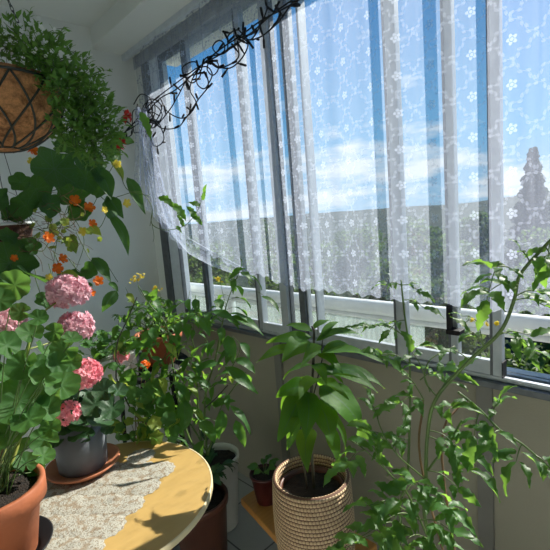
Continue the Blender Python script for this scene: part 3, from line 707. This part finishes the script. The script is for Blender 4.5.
# trailing runners that cross the window corner
for pts in ([(100, 150), (118, 170), (128, 190), (150, 196)], [(88, 180), (105, 200), (120, 196), (140, 192), (152, 208), (150, 226)], [(76, 232), (92, 262), (104, 262), (118, 282)], [(84, 166), (70, 200), (58, 236), (52, 275)], [(70, 210), (84, 240), (76, 270)]):
    stem(sm, [P(x, y, 1.48) for x, y in pts], .0015, .001, 5)
sm.build('runners', M['stem'], ns)
tw = MB()
for _ in range(44):
    x0, y0 = random.uniform(0, 70), random.uniform(190, 250); pts = [P(x0, y0, 1.36)]
    ang = random.uniform(-1, 1)
    for k in range(4): x0 += random.uniform(4, 13)*cos(ang); y0 += random.uniform(2, 12)*sin(ang)+3; ang += random.gauss(0, .6); pts.append(P(x0, y0, 1.34+random.uniform(-.04, .05)))
    stem(tw, pts, .0009, .0006, 4, 4)
tw.build('dry_twigs', M['twig'], ns)
def nflower(parent, px, py, d, r_, mat, nrm=None):
    p = P(px, py, d); fb = MB(); n_ = nrm or (TOCAM(p)+V((.3, -.2, .2))+rv(.3))
    floret(fb, p, n_, r_*d/F, 5, .45); floret(fb, p+V(n_).normalized()*.002, n_, r_*d/F*.6, 5, .6)
    n_ = V(n_).normalized(); fb.tube([p, p-n_*r_*d/F*.7, p-n_*r_*d/F*1.3+V((0, 0, -.003))], [r_*d/F*.3, r_*d/F*.14, .0005], 6)
    fb.build('flower', mat, parent, smooth=False)
for x, y, r_, mt in ((75, 200, 5.5, 'orange'), (89, 208, 5.5, 'orange'), (92, 224, 4.5, 'orange'), (48, 238, 6, 'orange'), (62, 259, 5, 'orange'), (57, 268, 5.5, 'orange'), (98, 281, 5, 'orange'), (91, 293, 4, 'orange'), (32, 150, 5.5, 'orange'),
                     (32, 162, 4.5, 'yellow'), (126, 203, 4.5, 'yellow'), (83, 231, 4.5, 'yellow'), (49, 277, 3.5, 'yellow'), (104, 210, 3.5, 'yellow'), (117, 164, 4, 'yellow'), (62, 128, 4, 'yellow'), (8, 270, 4, 'orange'), (14, 258, 3.5, 'orange')):
    nflower(ns, x, y, 1.30 if x < 70 else 1.42, r_, M[mt])
# red blooms
def bloom(px, py, d, w_, h_, label):
    mb = MB(); c = P(px, py, d)
    for k in range(9):
        a = k*2.4; tip = P(px+w_*cos(a)*.5, py+h_*.5*sin(a)+2, d+random.uniform(-.012, .012)); leaf(mb, c+rv(.002), tip, w_*.45*d/F, TOCAM(c)+rv(.5), 'ovate', .2, .3, 5)
    sm = MB(); stem(sm, [c, c+V((-.012, 0, .015)), c+V((-.035, .01, .02))], .001, .001, 5, 3)
    o = thing('red_flower', c, label, 'flower'); mb.build('petals', M['red'], o); sm.build('stalk', M['stem'], o)
bloom(127, 115, 1.52, 9, 16, 'upper red flower beside the tangled black string lights')
bloom(121, 142, 1.52, 11, 15, 'lower red flower below the string lights, next to the trailing basket greenery')
bloom(50, 128, 1.22, 9, 9, 'dark red flower just under the coir hanging basket')

# vine tendril in front of the lace
random.seed(31)
o = thing('climbing_vine', P(150, 228, 1.75), 'thin climbing vine with lobed leaves in front of the gathered lace corner', 'vine')
sm = MB(); stem(sm, [P(x, y, 1.75) for x, y in ((146, 196), (152, 208), (152, 224), (166, 230), (184, 226), (194, 216), (200, 205), (203, 192))], .002, .0012, 5)
stem(sm, [P(152, 224, 1.75), P(154, 236, 1.75), P(153, 242, 1.75)], .001, .0008, 4); sm.build('stem', M['stem'], o)
mb = MB()
for bx, by, tx, ty, w_ in ((142, 112, 150, 140, 11), (160, 196, 174, 208, 11), (172, 204, 187, 222, 11), (196, 218, 186, 206, 9), (194, 216, 202, 226, 8), (200, 206, 188, 202, 7), (202, 200, 206, 190, 5), (176, 226, 182, 233, 5), (203, 192, 207, 184, 4), (184, 226, 176, 214, 6)):
    leaf(mb, P(bx, by, 1.75), P(tx, ty, 1.73), w_*1.75/F*1.2, TOCAM(P(bx, by, 1.75))+V((.2, -.2, .5)), 'tomato', .08, .2)
mb.build('foliage', M['leaf_pep'], o)

# ================================================================== CORNER STAND WITH POTS
sx, sy = .98, 2.12
st_ = thing('plant_stand', (sx, sy, 0), 'low dark plant stand in the far corner half hidden by foliage', 'plant stand')
mb = MB(); mb.lathe([(.001, .70), (.24, .70), (.245, .705), (.245, .718), (.24, .723), (.001, .723)], (sx, sy, 0), 40); mb.build('top', M['black'], st_)
for k in range(3):
    a = 2*pi*k/3; mb = MB(); mb.tube([(sx+.2*cos(a), sy+.2*sin(a), 0), (sx+.15*cos(a), sy+.15*sin(a), .70)], .012, 8); mb.build('leg', M['black'], st_)
bx_, by_ = 1.06, 2.06
pt2 = thing('potted_shrub', (bx_, by_, .723), 'round terracotta bowl with leafy plant on the stand below the window corner', 'potted plant')
mb = MB(); mb.lathe(pot_profile(.075, .12, .17, .006, .035), (bx_, by_, .723), 48); mb.build('pot', M['terra'], pt2); soil(pt2, (bx_, by_, .87), .108)
random.seed(14); mb = MB(); sm = MB()
for _ in range(60):
    a = V((bx_, by_, .87)); c = a + V((random.gauss(0, .09), random.gauss(-.02, .09), random.uniform(.02, .2))); stem(sm, [a, a.lerp(c, .6)+V((0, 0, .03)), c], .0014, .001, 4, 3)
    for k in range(4): v = (rv()+V((0, -.3, -.1))).normalized(); leaf(mb, c, c+v*random.uniform(.03, .05), .022, None, 'ovate', .15)
mb.build('foliage', M['leaf_tom'], pt2); sm.build('stems', M['stem'], pt2)
# white trough with pink flowers
wc = V((.80, 2.04, .723))
wt = thing('flower_trough', wc, 'small white trough with pink and orange flowers behind the grey pot', 'planter')
mb = MB(); mb.box(wc+V((-.11, -.06, 0)), wc+V((.09, .06, .12))); mb.build('trough', M['white'], wt, smooth=False, bevel=.006)
mb = MB(); sm = MB(); random.seed(15)
for _ in range(60):
    a = wc+V((random.uniform(-.1, .1), random.uniform(-.05, .05), .12)); c = a+V((random.gauss(0, .05), random.gauss(-.03, .04), random.uniform(.0, .12))); stem(sm, [a, c], .0012, .001, 4, 3)
    disc(mb, c, random.uniform(.014, .028), TOCAM(c)*.5+V((.3, 0, .8))+rv(.4), 'ger')
mb.build('foliage', M['leaf_ger'], wt); sm.build('stems', M['stem'], wt)
flower_head(wt, P(121, 356, 2.05), .034, M['coral'], 26, .4)
flower_head(wt, P(145, 365, 2.05), .022, M['orange'], 14, .5)

# ================================================================== PEPPER PLANTS (white pot, brown pot)
wp = V((1.045, 1.60, 0))
pp = thing('potted_pepper_plant', wp, 'tall pepper plant with drooping leaves in a white pot on the floor', 'potted plant')
mb = MB(); mb.lathe(pot_profile(.075, .105, .36, .004, .02), wp, 48); mb.build('pot', M['white'], pp); soil(pp, wp+V((0, 0, .33)), .094)
random.seed(9); mb = MB(); sm = MB(); fl_ = MB(); sd_ = MB()
def branch(mbs, mbl, pts, d0, d1, r0, r1, nleaf, lw, side=1., mat='ovate', droop=.9, start=.25, L0=.055, L1=.10):
    n_ = len(pts); pp_ = [P(x, y, d0+(d1-d0)*i/(n_-1)) for i, (x, y) in enumerate(pts)]
    c = stem(mbs, pp_, r0, r1)
    for k in range(nleaf):
        t = start+(1-start)*(k+random.random()*.6)/nleaf; p = c[min(len(c)-1, int(t*(len(c)-1)))]
        a = random.uniform(0, 2*pi); o_ = V((cos(a)*side, sin(a)*side, random.uniform(-.1, .5)))
        L = random.uniform(L0, L1); q = p + o_*L*.35; stem(mbs, [p, q], .0011, .0009, 4, 2)
        tip = q + (o_.normalized()*.75 + V((0, 0, -droop*random.uniform(.4, 1.2)))).normalized()*L
        leaf(mbl, q, tip, L*lw*random.uniform(.85, 1.15), V((cos(a)*.4, sin(a)*.4, 1)), mat, .16, .22)
    return c
branch(sm, mb, [(205, 455), (190, 440), (178, 400), (172, 360), (166, 325), (150, 305), (138, 285)], 1.78, 1.68, .005, .0018, 16, .42)
branch(sm, mb, [(207, 455), (205, 400), (215, 360), (222, 325), (228, 300), (240, 270)], 1.78, 1.62, .005, .0016, 22, .40)
branch(sm, mb, [(203, 455), (198, 410), (196, 360), (190, 325), (196, 295)], 1.76, 1.74, .0045, .0016, 20, .42)
branch(sm, mb, [(208, 455), (220, 410), (232, 390), (246, 372)], 1.74, 1.62, .004, .0016, 9, .42)
branch(sm, mb, [(206, 450), (186, 420), (150, 400), (128, 378), (112, 350)], 1.74, 1.66, .004, .0014, 14, .42)
branch(sm, mb, [(166, 325), (185, 318), (205, 312), (235, 318)], 1.68, 1.62, .0025, .0012, 10, .40)
branch(sm, mb, [(200, 390), (222, 380), (240, 350), (232, 335)], 1.68, 1.62, .0025, .0012, 9, .40)
# the large readable leaves, base -> tip -> width px
for bx, by, tx, ty, w_, d in ((228, 318, 264, 335, 13, 1.6), (210, 312, 240, 325, 11, 1.6), (228, 335, 232, 364, 13, 1.6), (224, 368, 258, 394, 13, 1.58), (236, 358, 255, 374, 11, 1.6), (200, 318, 210, 336, 13, 1.62),
                              (218, 362, 195, 374, 11, 1.62), (192, 378, 210, 390, 9, 1.6), (158, 330, 140, 350, 14, 1.66), (178, 384, 186, 408, 14, 1.62), (170, 392, 160, 428, 20, 1.6), (160, 378, 142, 410, 20, 1.6), (186, 400, 182, 432, 16, 1.6),
                              (228, 405, 250, 435, 11, 1.62), (222, 410, 216, 440, 12, 1.64), (236, 420, 244, 448, 11, 1.62), (200, 420, 214, 444, 15, 1.6), (205, 440, 196, 470, 16, 1.6), (176, 415, 172, 448, 16, 1.6), (212, 405, 236, 402, 9, 1.66),
                              (240, 272, 252, 282, 9, 1.6), (240, 272, 228, 280, 6, 1.6), (240, 268, 240, 258, 6, 1.6), (215, 300, 222, 310, 12, 1.6), (262, 296, 280, 314, 7, 1.55), (232, 274, 246, 268, 6, 1.6), (150, 345, 122, 352, 10, 1.64), (130, 330, 118, 346, 9, 1.7), (132, 368, 122, 400, 16, 1.62), (150, 300, 158, 288, 9, 1.66)):
    L_ = P(bx, by, d); leaf(mb, L_, P(tx, ty, d-.02), w_*d/F*1.1, TOCAM(L_)*.7+V((.3, 0, .8))+rv(.2), 'ovate', .14, .2)
stem(sm, [P(248, 292, 1.58), P(258, 292, 1.56), P(264, 296, 1.55)], .001, .0008, 4)
yl = MB()
for _ in range(150):
    x = random.gauss(168, 24); y = random.gauss(372, 42)
    if y > 452 or y < 292 or x > 235: continue
    a = P(x, y, 1.66+random.uniform(-.08, .1)); an = random.uniform(0, 6.28); L = random.uniform(.035, .085)
    c = a+V((cos(an)*.7, sin(an)*.7, -.7)).normalized()*L; leaf(yl if _ % 6 == 0 else mb, a, c, L*.45, V((cos(an)*.4, sin(an)*.4, 1))+rv(.2), 'ovate', .16, .2)
    stem(sm, [a, a+V((-cos(an)*.01, -sin(an)*.01, .02))+rv(.008)], .001, .0008, 4, 2)
yl.build('pale_leaves', M['leaf_pale'], pp)
for _ in range(40):
    x, y = random.choice([(137, 278), (139, 276), (220, 279), (156, 290), (134, 280)]); p = P(x+random.gauss(0, 3), y+random.gauss(0, 2), 1.66); floret(fl_, p, rv(), .006)
stem(sm, [P(150, 305, 1.68), P(140, 292, 1.67), P(137, 280, 1.66)], .001, .0008, 4); stem(sm, [P(226, 306, 1.63), P(222, 290, 1.63), P(220, 280, 1.63)], .001, .0008, 4)
stem(sd_, [P(205, 408, 1.6), P(216, 398, 1.6), P(228, 385, 1.6)], .0028, .0022, 6); stem(sd_, [P(116, 378, 1.62), P(117, 345, 1.62), P(128, 318, 1.62), P(137, 297, 1.64)], .003, .002, 6); stem(sd_, [P(116, 378, 1.62), P(140, 420, 1.7), P(196, 452, 1.74)], .003, .003, 6)
mb.build('foliage', M['leaf_pep'], pp); sm.build('stems', M['stem'], pp); sd_.build('bare_stems', M['stem_d'], pp); fl_.build('yellow_blossoms', M['yellow'], pp, smooth=False)
# brown pot
bp = V((.815, 1.405, 0))
bb = thing('potted_foliage_plant', bp, 'bushy dark green plant in a brown pot on the floor beside the table', 'potted plant')
mb = MB(); mb.lathe(pot_profile(.085, .112, .36, .006, .03), bp, 48); mb.build('pot', M['brown'], bb); soil(bb, bp+V((0, 0, .33)), .10)
mb = MB(); mb.lathe([(.001, 0), (.13, 0), (.155, .02), (.15, .022), (.125, .004), (.001, .004)], bp+V((0, 0, .0)), 40)
random.seed(19); mb = MB(); sm = MB()
for _ in range(34):
    a = bp+V((0, 0, .33)); an = random.uniform(0, 6.28); rr = random.uniform(.03, .15); c = a+V((rr*cos(an), rr*sin(an), random.uniform(.03, .26))); stem(sm, [a, a.lerp(c, .5)+V((0, 0, .04)), c], .0018, .001, 5, 4)
    for k in range(3): v = (V((cos(an), sin(an), -.4))+rv(.6)).normalized(); leaf(mb, c, c+v*random.uniform(.05, .085), .036, V((0, 0, 1))+rv(.4), 'ovate', .16)
mb.build('foliage', M['leaf_gerd'], bb); sm.build('stems', M['stem'], bb)
# yellowing undergrowth behind the table
ug = thing('trailing_plant', V((.70, 1.66, .0)), 'half-withered trailing plant with yellow leaves behind the table edge', 'plant')
mb = MB(); sm = MB(); tw = MB(); random.seed(6); pb = V((.70, 1.66, 0))
mb2 = MB(); mb2.lathe(pot_profile(.09, .12, .5, .005, .03), pb, 40); mb2.build('pot', M['brown'], ug)
for _ in range(90):
    x = random.gauss(138, 17); y = random.gauss(415, 22)
    if y > 440: continue
    p = P(x, y, 1.52+random.uniform(-.06, .06)); a = pb+V((0, 0, .49)); 
    if _ % 3 == 0: stem(tw, [a+rv(.01), a.lerp(p, .5)+V((0, 0, .05)), p], .0012, .0008, 4, 4)
    disc(mb if random.random() < .35 else sm, p, random.uniform(.012, .026), rv(.6)+V((.3, -.3, .6)), 'nast')
mb.build('pale_leaves', M['leaf_pale'], ug); sm.build('foliage', M['leaf_ger'], ug); tw.build('dry_twigs', M['twig'], ug)

# ================================================================== BENCH, SMALL RED POT, STRAW BASKET
zb = .30
be = thing('low_bench', (1.12, .95, 0), 'low wooden bench under the straw basket below the window', 'bench')
mb = MB(); mb.add([(.965, 1.33, zb), (1.12, 1.33, zb), (1.12, .765, zb), (.85, .765, zb), (.965, 1.33, zb-.03), (1.12, 1.33, zb-.03), (1.12, .765, zb-.03), (.85, .765, zb-.03)],
       [(0, 3, 2, 1), (4, 5, 6, 7), (0, 1, 5, 4), (1, 2, 6, 5), (2, 3, 7, 6), (3, 0, 4, 7)]); mb.build('bench_top', M['bench'], be, smooth=False, bevel=.006)
for x, y in ((1.0, 1.02), (1.09, 1.10), (1.08, .80), (.9, .80)):
    mb = MB(); mb.box((x-.02, y-.02, 0), (x+.02, y+.02, zb-.03)); mb.build('leg', M['bench'], be, smooth=False)
rp = onplane(267, 500, 2, zb)
rr_ = thing('potted_seedling', rp, 'small dark red pot with a low seedling on the bench corner', 'potted plant')
mb = MB(); mb.lathe(pot_profile(.042, .060, .125, .003, .012), rp, 40); mb.build('pot', M['redpot'], rr_); soil(rr_, rp+V((0, 0, .113)), .052)
random.seed(2); mb = MB(); sm = MB()
for k in range(9):
    a = k*2.4; c = rp+V((.03*cos(a), .03*sin(a), .14+.01*(k % 3))); stem(sm, [rp+V((0, 0, .112)), c], .0015, .001, 4, 3); leaf(mb, c, c+V((cos(a)*.04, sin(a)*.04, .004)), .03, None, 'ovate')
mb.build('foliage', M['leaf_pep'], rr_); sm.build('stems', M['stem'], rr_)

bc = V((.925, .875, zb)); BR = .130; BH = .315
bk = thing('straw_basket', bc, 'round coiled straw basket standing on the bench', 'basket')
# coils as real ribs
prf = [(.001, 0)]; NR_ = 24
mbk = MB(); rad = lambda t: BR*(.86+.14*sin(pi*(.15+t*.62)))
vs = []; uv = []; NS = 72; rows = []
for i in range(NR_*4+1):
    t = i/(NR_*4); r_ = rad(t) + .0028*abs(sin(pi*t*NR_)); rows.append((r_, BH*t, t))
rows = [(.001, .001, 0)] + rows
inner = [(rad(1)-.004, BH+.003, 1.0), (rad(1)-.011, BH, .99), (rad(.9)-.011, BH*.9, .9), (rad(.7)-.011, BH*.7, .7), (rad(.5)-.012, BH*.5, .5)]
for r_, z, t in rows+inner:
    for k in range(NS+1): a = 2*pi*k/NS; vs.append((bc.x+r_*cos(a), bc.y+r_*sin(a), bc.z+z)); uv.append((k/NS, t))
m_ = len(rows+inner); mbk.add(vs, [(i*(NS+1)+k, i*(NS+1)+k+1, (i+1)*(NS+1)+k+1, (i+1)*(NS+1)+k) for i in range(m_-1) for k in range(NS)], uv); tag(mbk.build('basket_wall', M['straw'], bk))
av = thing('potted_broadleaf_plant', bc+V((0, 0, .03)), 'broad-leaved plant with big glossy leaves growing inside the straw basket', 'potted plant')
mb = MB(); mb.lathe(pot_profile(.075, .105, .25, .003, .012), bc+V((0, 0, .03)), 48); mb.build('pot', M['brown'], av); soil(av, bc+V((0, 0, .26)), .097)
D = (bc-EYE).dot(FW); AD = D
random.seed(55); mb = MB(); sm = MB()
sb = bc+V((0, 0, .26)); Dp = lambda x, y, dd=0: P(x, y, 1.33+dd)
stem(sm, [sb+V((.01, 0, 0)), Dp(310, 420), Dp(313, 370), Dp(314, 335), Dp(312, 326)], .005, .0035, 8); stem(sm, [sb+V((-.01, .01, 0)), Dp(300, 430), Dp(312, 400), Dp(322, 360)], .0035, .002, 6); stem(sm, [Dp(322, 360), Dp(322, 345), Dp(324, 335)], .002, .0015, 6)
for bx, by, tx, ty, w_, dd, pl_ in (
    (316, 356, 384, 363, 24, -.10, 0), (316, 340, 362, 335, 14, .02, 0), (312, 338, 266, 344, 15, 0, 0), (312, 332, 286, 326, 12, .06, 0), (308, 340, 282, 362, 24, -.08, 0), (306, 350, 256, 362, 15, -.03, 0),
    (320, 345, 300, 368, 14, -.12, 0), (320, 370, 385, 388, 18, -.05, 0), (320, 372, 378, 392, 22, -.08, 0), (318, 380, 348, 400, 14, -.14, 0), (320, 385, 360, 432, 40, -.04, 0), (312, 385, 276, 398, 26, .0, 0),
    (308, 390, 278, 442, 26, -.06, 0), (310, 392, 306, 440, 24, -.12, 0), (314, 400, 334, 446, 26, -.12, 0), (300, 398, 286, 450, 16, -.02, 0), (318, 404, 345, 456, 22, .04, 0), (306, 428, 308, 472, 20, -.16, 0), (310, 376, 282, 420, 22, .06, 0),
    (316, 366, 326, 386, 12, -.14, 0), (313, 330, 330, 320, 9, .04, 0), (320, 340, 340, 322, 10, .08, 0), (314, 378, 300, 400, 16, -.14, 0), (306, 410, 292, 436, 16, -.12, 0), (322, 352, 350, 345, 10, .08, 0), (322, 420, 338, 466, 18, 0, 0)):
    a = Dp(bx, by, 0); c = Dp(tx, ty, dd); leaf(mb, a, c, w_*1.3/F*1.1, TOCAM(a)*.55+V((.25, 0, .85))+rv(.12), 'ovate', .14, .12, 12, .04)
for _ in range(7):
    t_ = random.random(); a = Dp(312+random.gauss(0, 2), 350+t_*75, random.uniform(-.02, .05)); an = random.uniform(0, 6.28); L = random.uniform(.09, .15)
    c = a+V((cos(an)*.8, sin(an)*.8, -.25-.6*t_)).normalized()*L; leaf(mb, a, c, L*.46, V((cos(an)*.4, sin(an)*.4, 1)), 'ovate', .16, .15, 10, .04)
mb.build('foliage', M['leaf_avo'], av); sm.build('stems', M['stem_d'], av)

# ================================================================== TOMATO PLANT (right)
tc_ = V((.86, .28, 0))
tm = thing('tomato_plant', tc_, 'lanky tomato plant with curled leaves leaning in front of the right windows', 'potted plant')
mb = MB(); mb.lathe(pot_profile(.11, .14, .27, .006, .03), tc_, 48); mb.build('pot', M['terra'], tm); soil(tm, tc_+V((0, 0, .245)), .128)
random.seed(101); mb = MB(); sm = MB(); sk = MB(); fl_ = MB()
rt_ = tc_+V((0, 0, .245))
def tleaf(a, c, sz, pairs=3, droop=.25):
    """compound leaf: rachis from a to c with lobed leaflets"""
    a = V(a); c = V(c); L = (c-a).length; cc = curve([a, a.lerp(c, .5)+V((0, 0, L*.16)), c], 6); sm.tube(cc, taper(len(cc), .0016, .0008), 5)
    d = (c-a).normalized(); up = V((0, 0, 1)); s = d.cross(up); s = s.normalized() if s.length > .1 else d.orthogonal()
    for k in range(pairs):
        t = .42+.42*k/max(1, pairs-1); p = cc[int(t*(len(cc)-1))]
        for sg in (-1, 1):
            dr = (d*.45+s*sg*.9+V((0, 0, -droop*random.uniform(.3, 2.2)))+rv(.18)).normalized(); q = p+dr*sz*.15
            leaf(mb, q, q+dr*sz*random.uniform(.85, 1.25), sz*random.uniform(.5, .7), V((0, 0, 1))+TOCAM(p)*.3+rv(.35), 'tomato', .18, random.uniform(-.3, .5))
    dr = (d+V((0, 0, -droop*random.uniform(.5, 1.8)))).normalized(); leaf(mb, c, c+dr*sz*1.4, sz*.8, V((0, 0, 1))+TOCAM(c)*.3+rv(.25), 'tomato', .16, random.uniform(-.2, .5))
T = lambda x, y, d: P(x, y, d)
main1 = stem(sm, [rt_, T(430, 540, 1.04), T(426, 480, 1.0), T(428, 430, .98), T(437, 397, .96), T(470, 360, .92), T(500, 332, .88), T(514, 300, .86), T(520, 275, .85), T(545, 246, .82), T(562, 230, .80)], .0048, .003, 8)
main2 = stem(sm, [rt_+V((-.02, 0, 0)), T(405, 540, 1.05), T(408, 470, 1.05), T(410, 400, 1.06), T(409, 350, 1.06), T(404, 310, 1.07), T(401, 280, 1.08)], .004, .002, 7)
main3 = stem(sm, [T(458, 392, .94), T(480, 410, .93), T(500, 430, .91), T(522, 444, .89), T(552, 470, .87)], .003, .002, 7)
main4 = stem(sm, [rt_+V((0, -.02, 0)), T(420, 520, 1.0), T(395, 480, .98), T(365, 450, .98), T(350, 440, 1.0)], .0028, .0016, 6)
stem(sm, [T(428, 470, .99), T(450, 440, .97), T(462, 420, .96)], .0028, .002, 6)
stem(sm, [T(437, 397, .96), T(425, 380, .98), T(430, 360, 1.0), T(455, 346, 1.02)], .002, .0014, 6)
stem(sm, [T(426, 480, 1.0), T(395, 452, .99), T(378, 420, 1.0), T(385, 405, 1.0)], .002, .0012, 6)
stem(sk, [rt_+V((.02, .02, 0)), T(424, 480, 1.06), T(423, 400, 1.1)], .003, .003, 6); stem(sk, [rt_+V((-.03, .02, 0)), T(442, 460, 1.08), T(462, 400, 1.14)], .003, .003, 6)
L_ = [ # base(px,py,d) -> tip(px,py,d), leaflet size m, pairs
 # top right shoot
 (520, 275, .85, 492, 268, .84, .040, 2), (518, 285, .85, 488, 292, .84, .045, 2), (516, 296, .86, 540, 292, .84, .045, 2), (545, 246, .82, 556, 275, .8, .05, 2), (550, 242, .82, 548, 262, .82, .035, 1), (514, 300, .86, 545, 306, .84, .05, 2), (530, 262, .84, 520, 250, .84, .02, 1),
 (500, 262, .85, 487, 300, .84, .042, 1), (534, 258, .83, 556, 262, .80, .045, 2),
 # along the slanted stem
 (500, 332, .88, 532, 350, .86, .045, 3), (492, 338, .89, 530, 335, .86, .040, 2), (484, 346, .90, 468, 330, .92, .030, 2), (478, 322, .94, 462, 316, .95, .018, 1), (470, 360, .92, 440, 350, .95, .035, 2), (455, 376, .94, 488, 400, .90, .040, 2),
 # top of the upright stem
 (401, 285, 1.08, 386, 285, 1.07, .028, 2), (401, 285, 1.08, 420, 292, 1.06, .028, 2), (403, 300, 1.08, 424, 308, 1.07, .035, 1), (405, 320, 1.07, 390, 330, 1.05, .030, 1), (408, 340, 1.06, 372, 326, 1.03, .035, 2), (404, 335, 1.06, 360, 328, 1.08, .03, 1),
 # middle band
 (410, 365, 1.06, 380, 355, 1.04, .038, 2), (412, 370, 1.05, 440, 352, 1.02, .038, 2), (410, 380, 1.05, 382, 392, 1.02, .042, 3), (437, 397, .96, 458, 372, .96, .040, 2), (430, 410, .97, 452, 408, .94, .045, 2), (424, 400, .98, 400, 372, .98, .040, 3), (424, 400, .98, 398, 404, .95, .045, 2), (430, 392, .98, 412, 352, 1.0, .038, 2), (420, 380, 1.0, 440, 372, .98, .035, 2),
 # right branch
 (480, 410, .93, 474, 436, .92, .050, 2), (490, 418, .92, 500, 402, .9, .035, 2), (500, 430, .91, 490, 440, .89, .04, 1), (522, 444, .89, 516, 462, .88, .046, 2), (535, 455, .88, 550, 470, .86, .042, 2), (552, 470, .87, 565, 478, .86, .04, 2), (515, 440, .9, 528, 436, .88, .025, 2),
 # lower mass
 (428, 430, .98, 460, 450, .94, .050, 3), (428, 436, .98, 470, 470, .92, .050, 3), (427, 450, .99, 400, 430, .96, .050, 3), (427, 460, .99, 445, 480, .95, .045, 3), (426, 480, 1.0, 400, 500, .95, .050, 3), (426, 490, 1.0, 450, 510, .96, .045, 3),
 (365, 450, .98, 348, 462, .96, .05, 2), (380, 465, .98, 372, 446, .96, .045, 2), (395, 480, .98, 384, 470, .95, .045, 2), (395, 452, .99, 405, 425, .96, .040, 2), (378, 420, 1.0, 372, 405, .99, .038, 2), (385, 440, .99, 372, 432, .97, .050, 2), (385, 405, 1.0, 374, 396, .98, .034, 2),
 (420, 520, 1.0, 385, 520, .95, .050, 3), (420, 520, 1.0, 450, 530, .95, .045, 3), (430, 540, 1.0, 400, 545, .93, .055, 3), (430, 540, 1.0, 440, 560, .92, .055, 3), (415, 530, 1.0, 362, 536, .92, .048, 3), (405, 510, 1.0, 370, 505, .96, .045, 2), (410, 545, 1.0, 345, 548, .9, .04, 2), (408, 470, 1.02, 425, 455, 1.0, .042, 3), (410, 500, 1.02, 428, 505, .98, .045, 3), (408, 440, 1.03, 390, 445, 1.0, .04, 2),
 (426, 470, .99, 458, 488, .95, .036, 2), (425, 500, 1.0, 412, 480, .95, .05, 2), (424, 515, 1.0, 470, 540, .94, .04, 2)]
for ax_, ay_, ad, bx, by, bd, sz, prs in L_:
    if by > 350 and random.random() < .22: continue
    tleaf(T(ax_, ay_, ad), T(bx, by, bd), sz*1.12, max(1, prs-1) if prs == 3 and by < 440 else min(prs, 2) if random.random() < .6 else prs)
stem(sm, [T(484, 346, .9), T(478, 325, .93), T(470, 320, .94), T(464, 324, .94)], .0012, .0008, 5); stem(sm, [T(478, 325, .93), T(482, 316, .93), T(488, 322, .93)], .001, .0007, 5)
for x, y in ((464, 326), (488, 323), (497, 322), (472, 320)):
    for _ in range(3): floret(fl_, T(x+random.gauss(0, 1), y+random.gauss(0, 1), .93), rv(), .005, 5, .3)
sm.build('stems', M['stem'], tm); mb.build('foliage', M['leaf_tom'], tm); sk.build('support_stakes', M['twig'], tm); fl_.build('yellow_blossoms', M['yellow'], tm, smooth=False)

# ================================================================== STRING LIGHTS
random.seed(17)
sl = thing('string_lights', P(150, 120, 1.9), 'tangled black string lights draped from the corner up along the curtain top', 'string lights')
mb = MB(); tips = []
paths = [[(118, 136), (140, 122), (158, 100), (178, 88), (205, 62), (222, 48), (240, 36), (262, 20), (285, 8), (305, -4)],
         [(128, 130), (150, 104), (175, 84), (200, 66), (228, 50), (250, 34), (270, 16), (292, 0)],
         [(142, 110), (152, 128), (168, 112), (178, 96), (188, 78), (200, 72), (206, 58), (226, 52), (228, 36), (238, 30), (250, 40), (262, 22), (268, 6)],
         [(160, 98), (168, 112), (184, 118), (196, 104), (190, 90), (194, 76), (206, 62), (220, 68), (238, 58), (238, 40), (252, 34)],
         [(150, 104), (158, 126), (176, 128), (186, 118), (198, 100), (208, 86), (206, 72)],
         [(208, 60), (216, 66), (230, 68), (242, 58), (248, 44), (240, 36)],
         [(252, 40), (262, 36), (272, 28), (280, 20), (290, 6), (296, 0)]]
paths.append([(x, y) for x, y in ((146, 118), (152, 142), (158, 146), (164, 138), (158, 122), (150, 120), (146, 132), (152, 140))])
paths.append([(118, 132), (120, 122), (130, 124), (132, 134), (124, 138), (128, 128), (142, 118), (150, 112), (160, 116)])
for _ in range(9):
    cx_ = random.uniform(140, 170) if _ < 5 else random.uniform(190, 262); cy_ = 122-(cx_-140)*.78+random.gauss(0, 5); r_ = random.uniform(6, 12); a0 = random.uniform(0, 6)
    paths.append([(cx_+r_*cos(a0+k*.9)*random.uniform(.7, 1.1), cy_+r_*1.25*sin(a0+k*.9)*random.uniform(.7, 1.1)) for k in range(8)])
for pth in paths:
    c = curve([onplane(x, y, 0, 1.205+random.uniform(-.02, .02)) for x, y in pth], 7); mb.tube(c, .0030, 5)
    for k in range(3, len(c)-1, 5): tips.append((c[k], c[k]-c[k-1]))
cbl = mb.build('cable', M['black'], sl)
for k, (p, t) in enumerate(tips[:92]):
    bm_ = MB(); d = (t.normalized()*.6+rv(.6)).normalized(); bm_.tube([p, p+d*.014, p+d*.016, p+d*.045], [.0032, .0034, .0052, .0046], 6); bm_.build('bulb', M['black'], cbl)
# hook for the string at the soffit
mb = MB(); mb.tube([onplane(305, -4, 0, 1.205), V((1.205, onplane(305, -4, 0, 1.205).y-.02, 2.499))], .0015, 5); mb.build('cord', M['black'], sl)
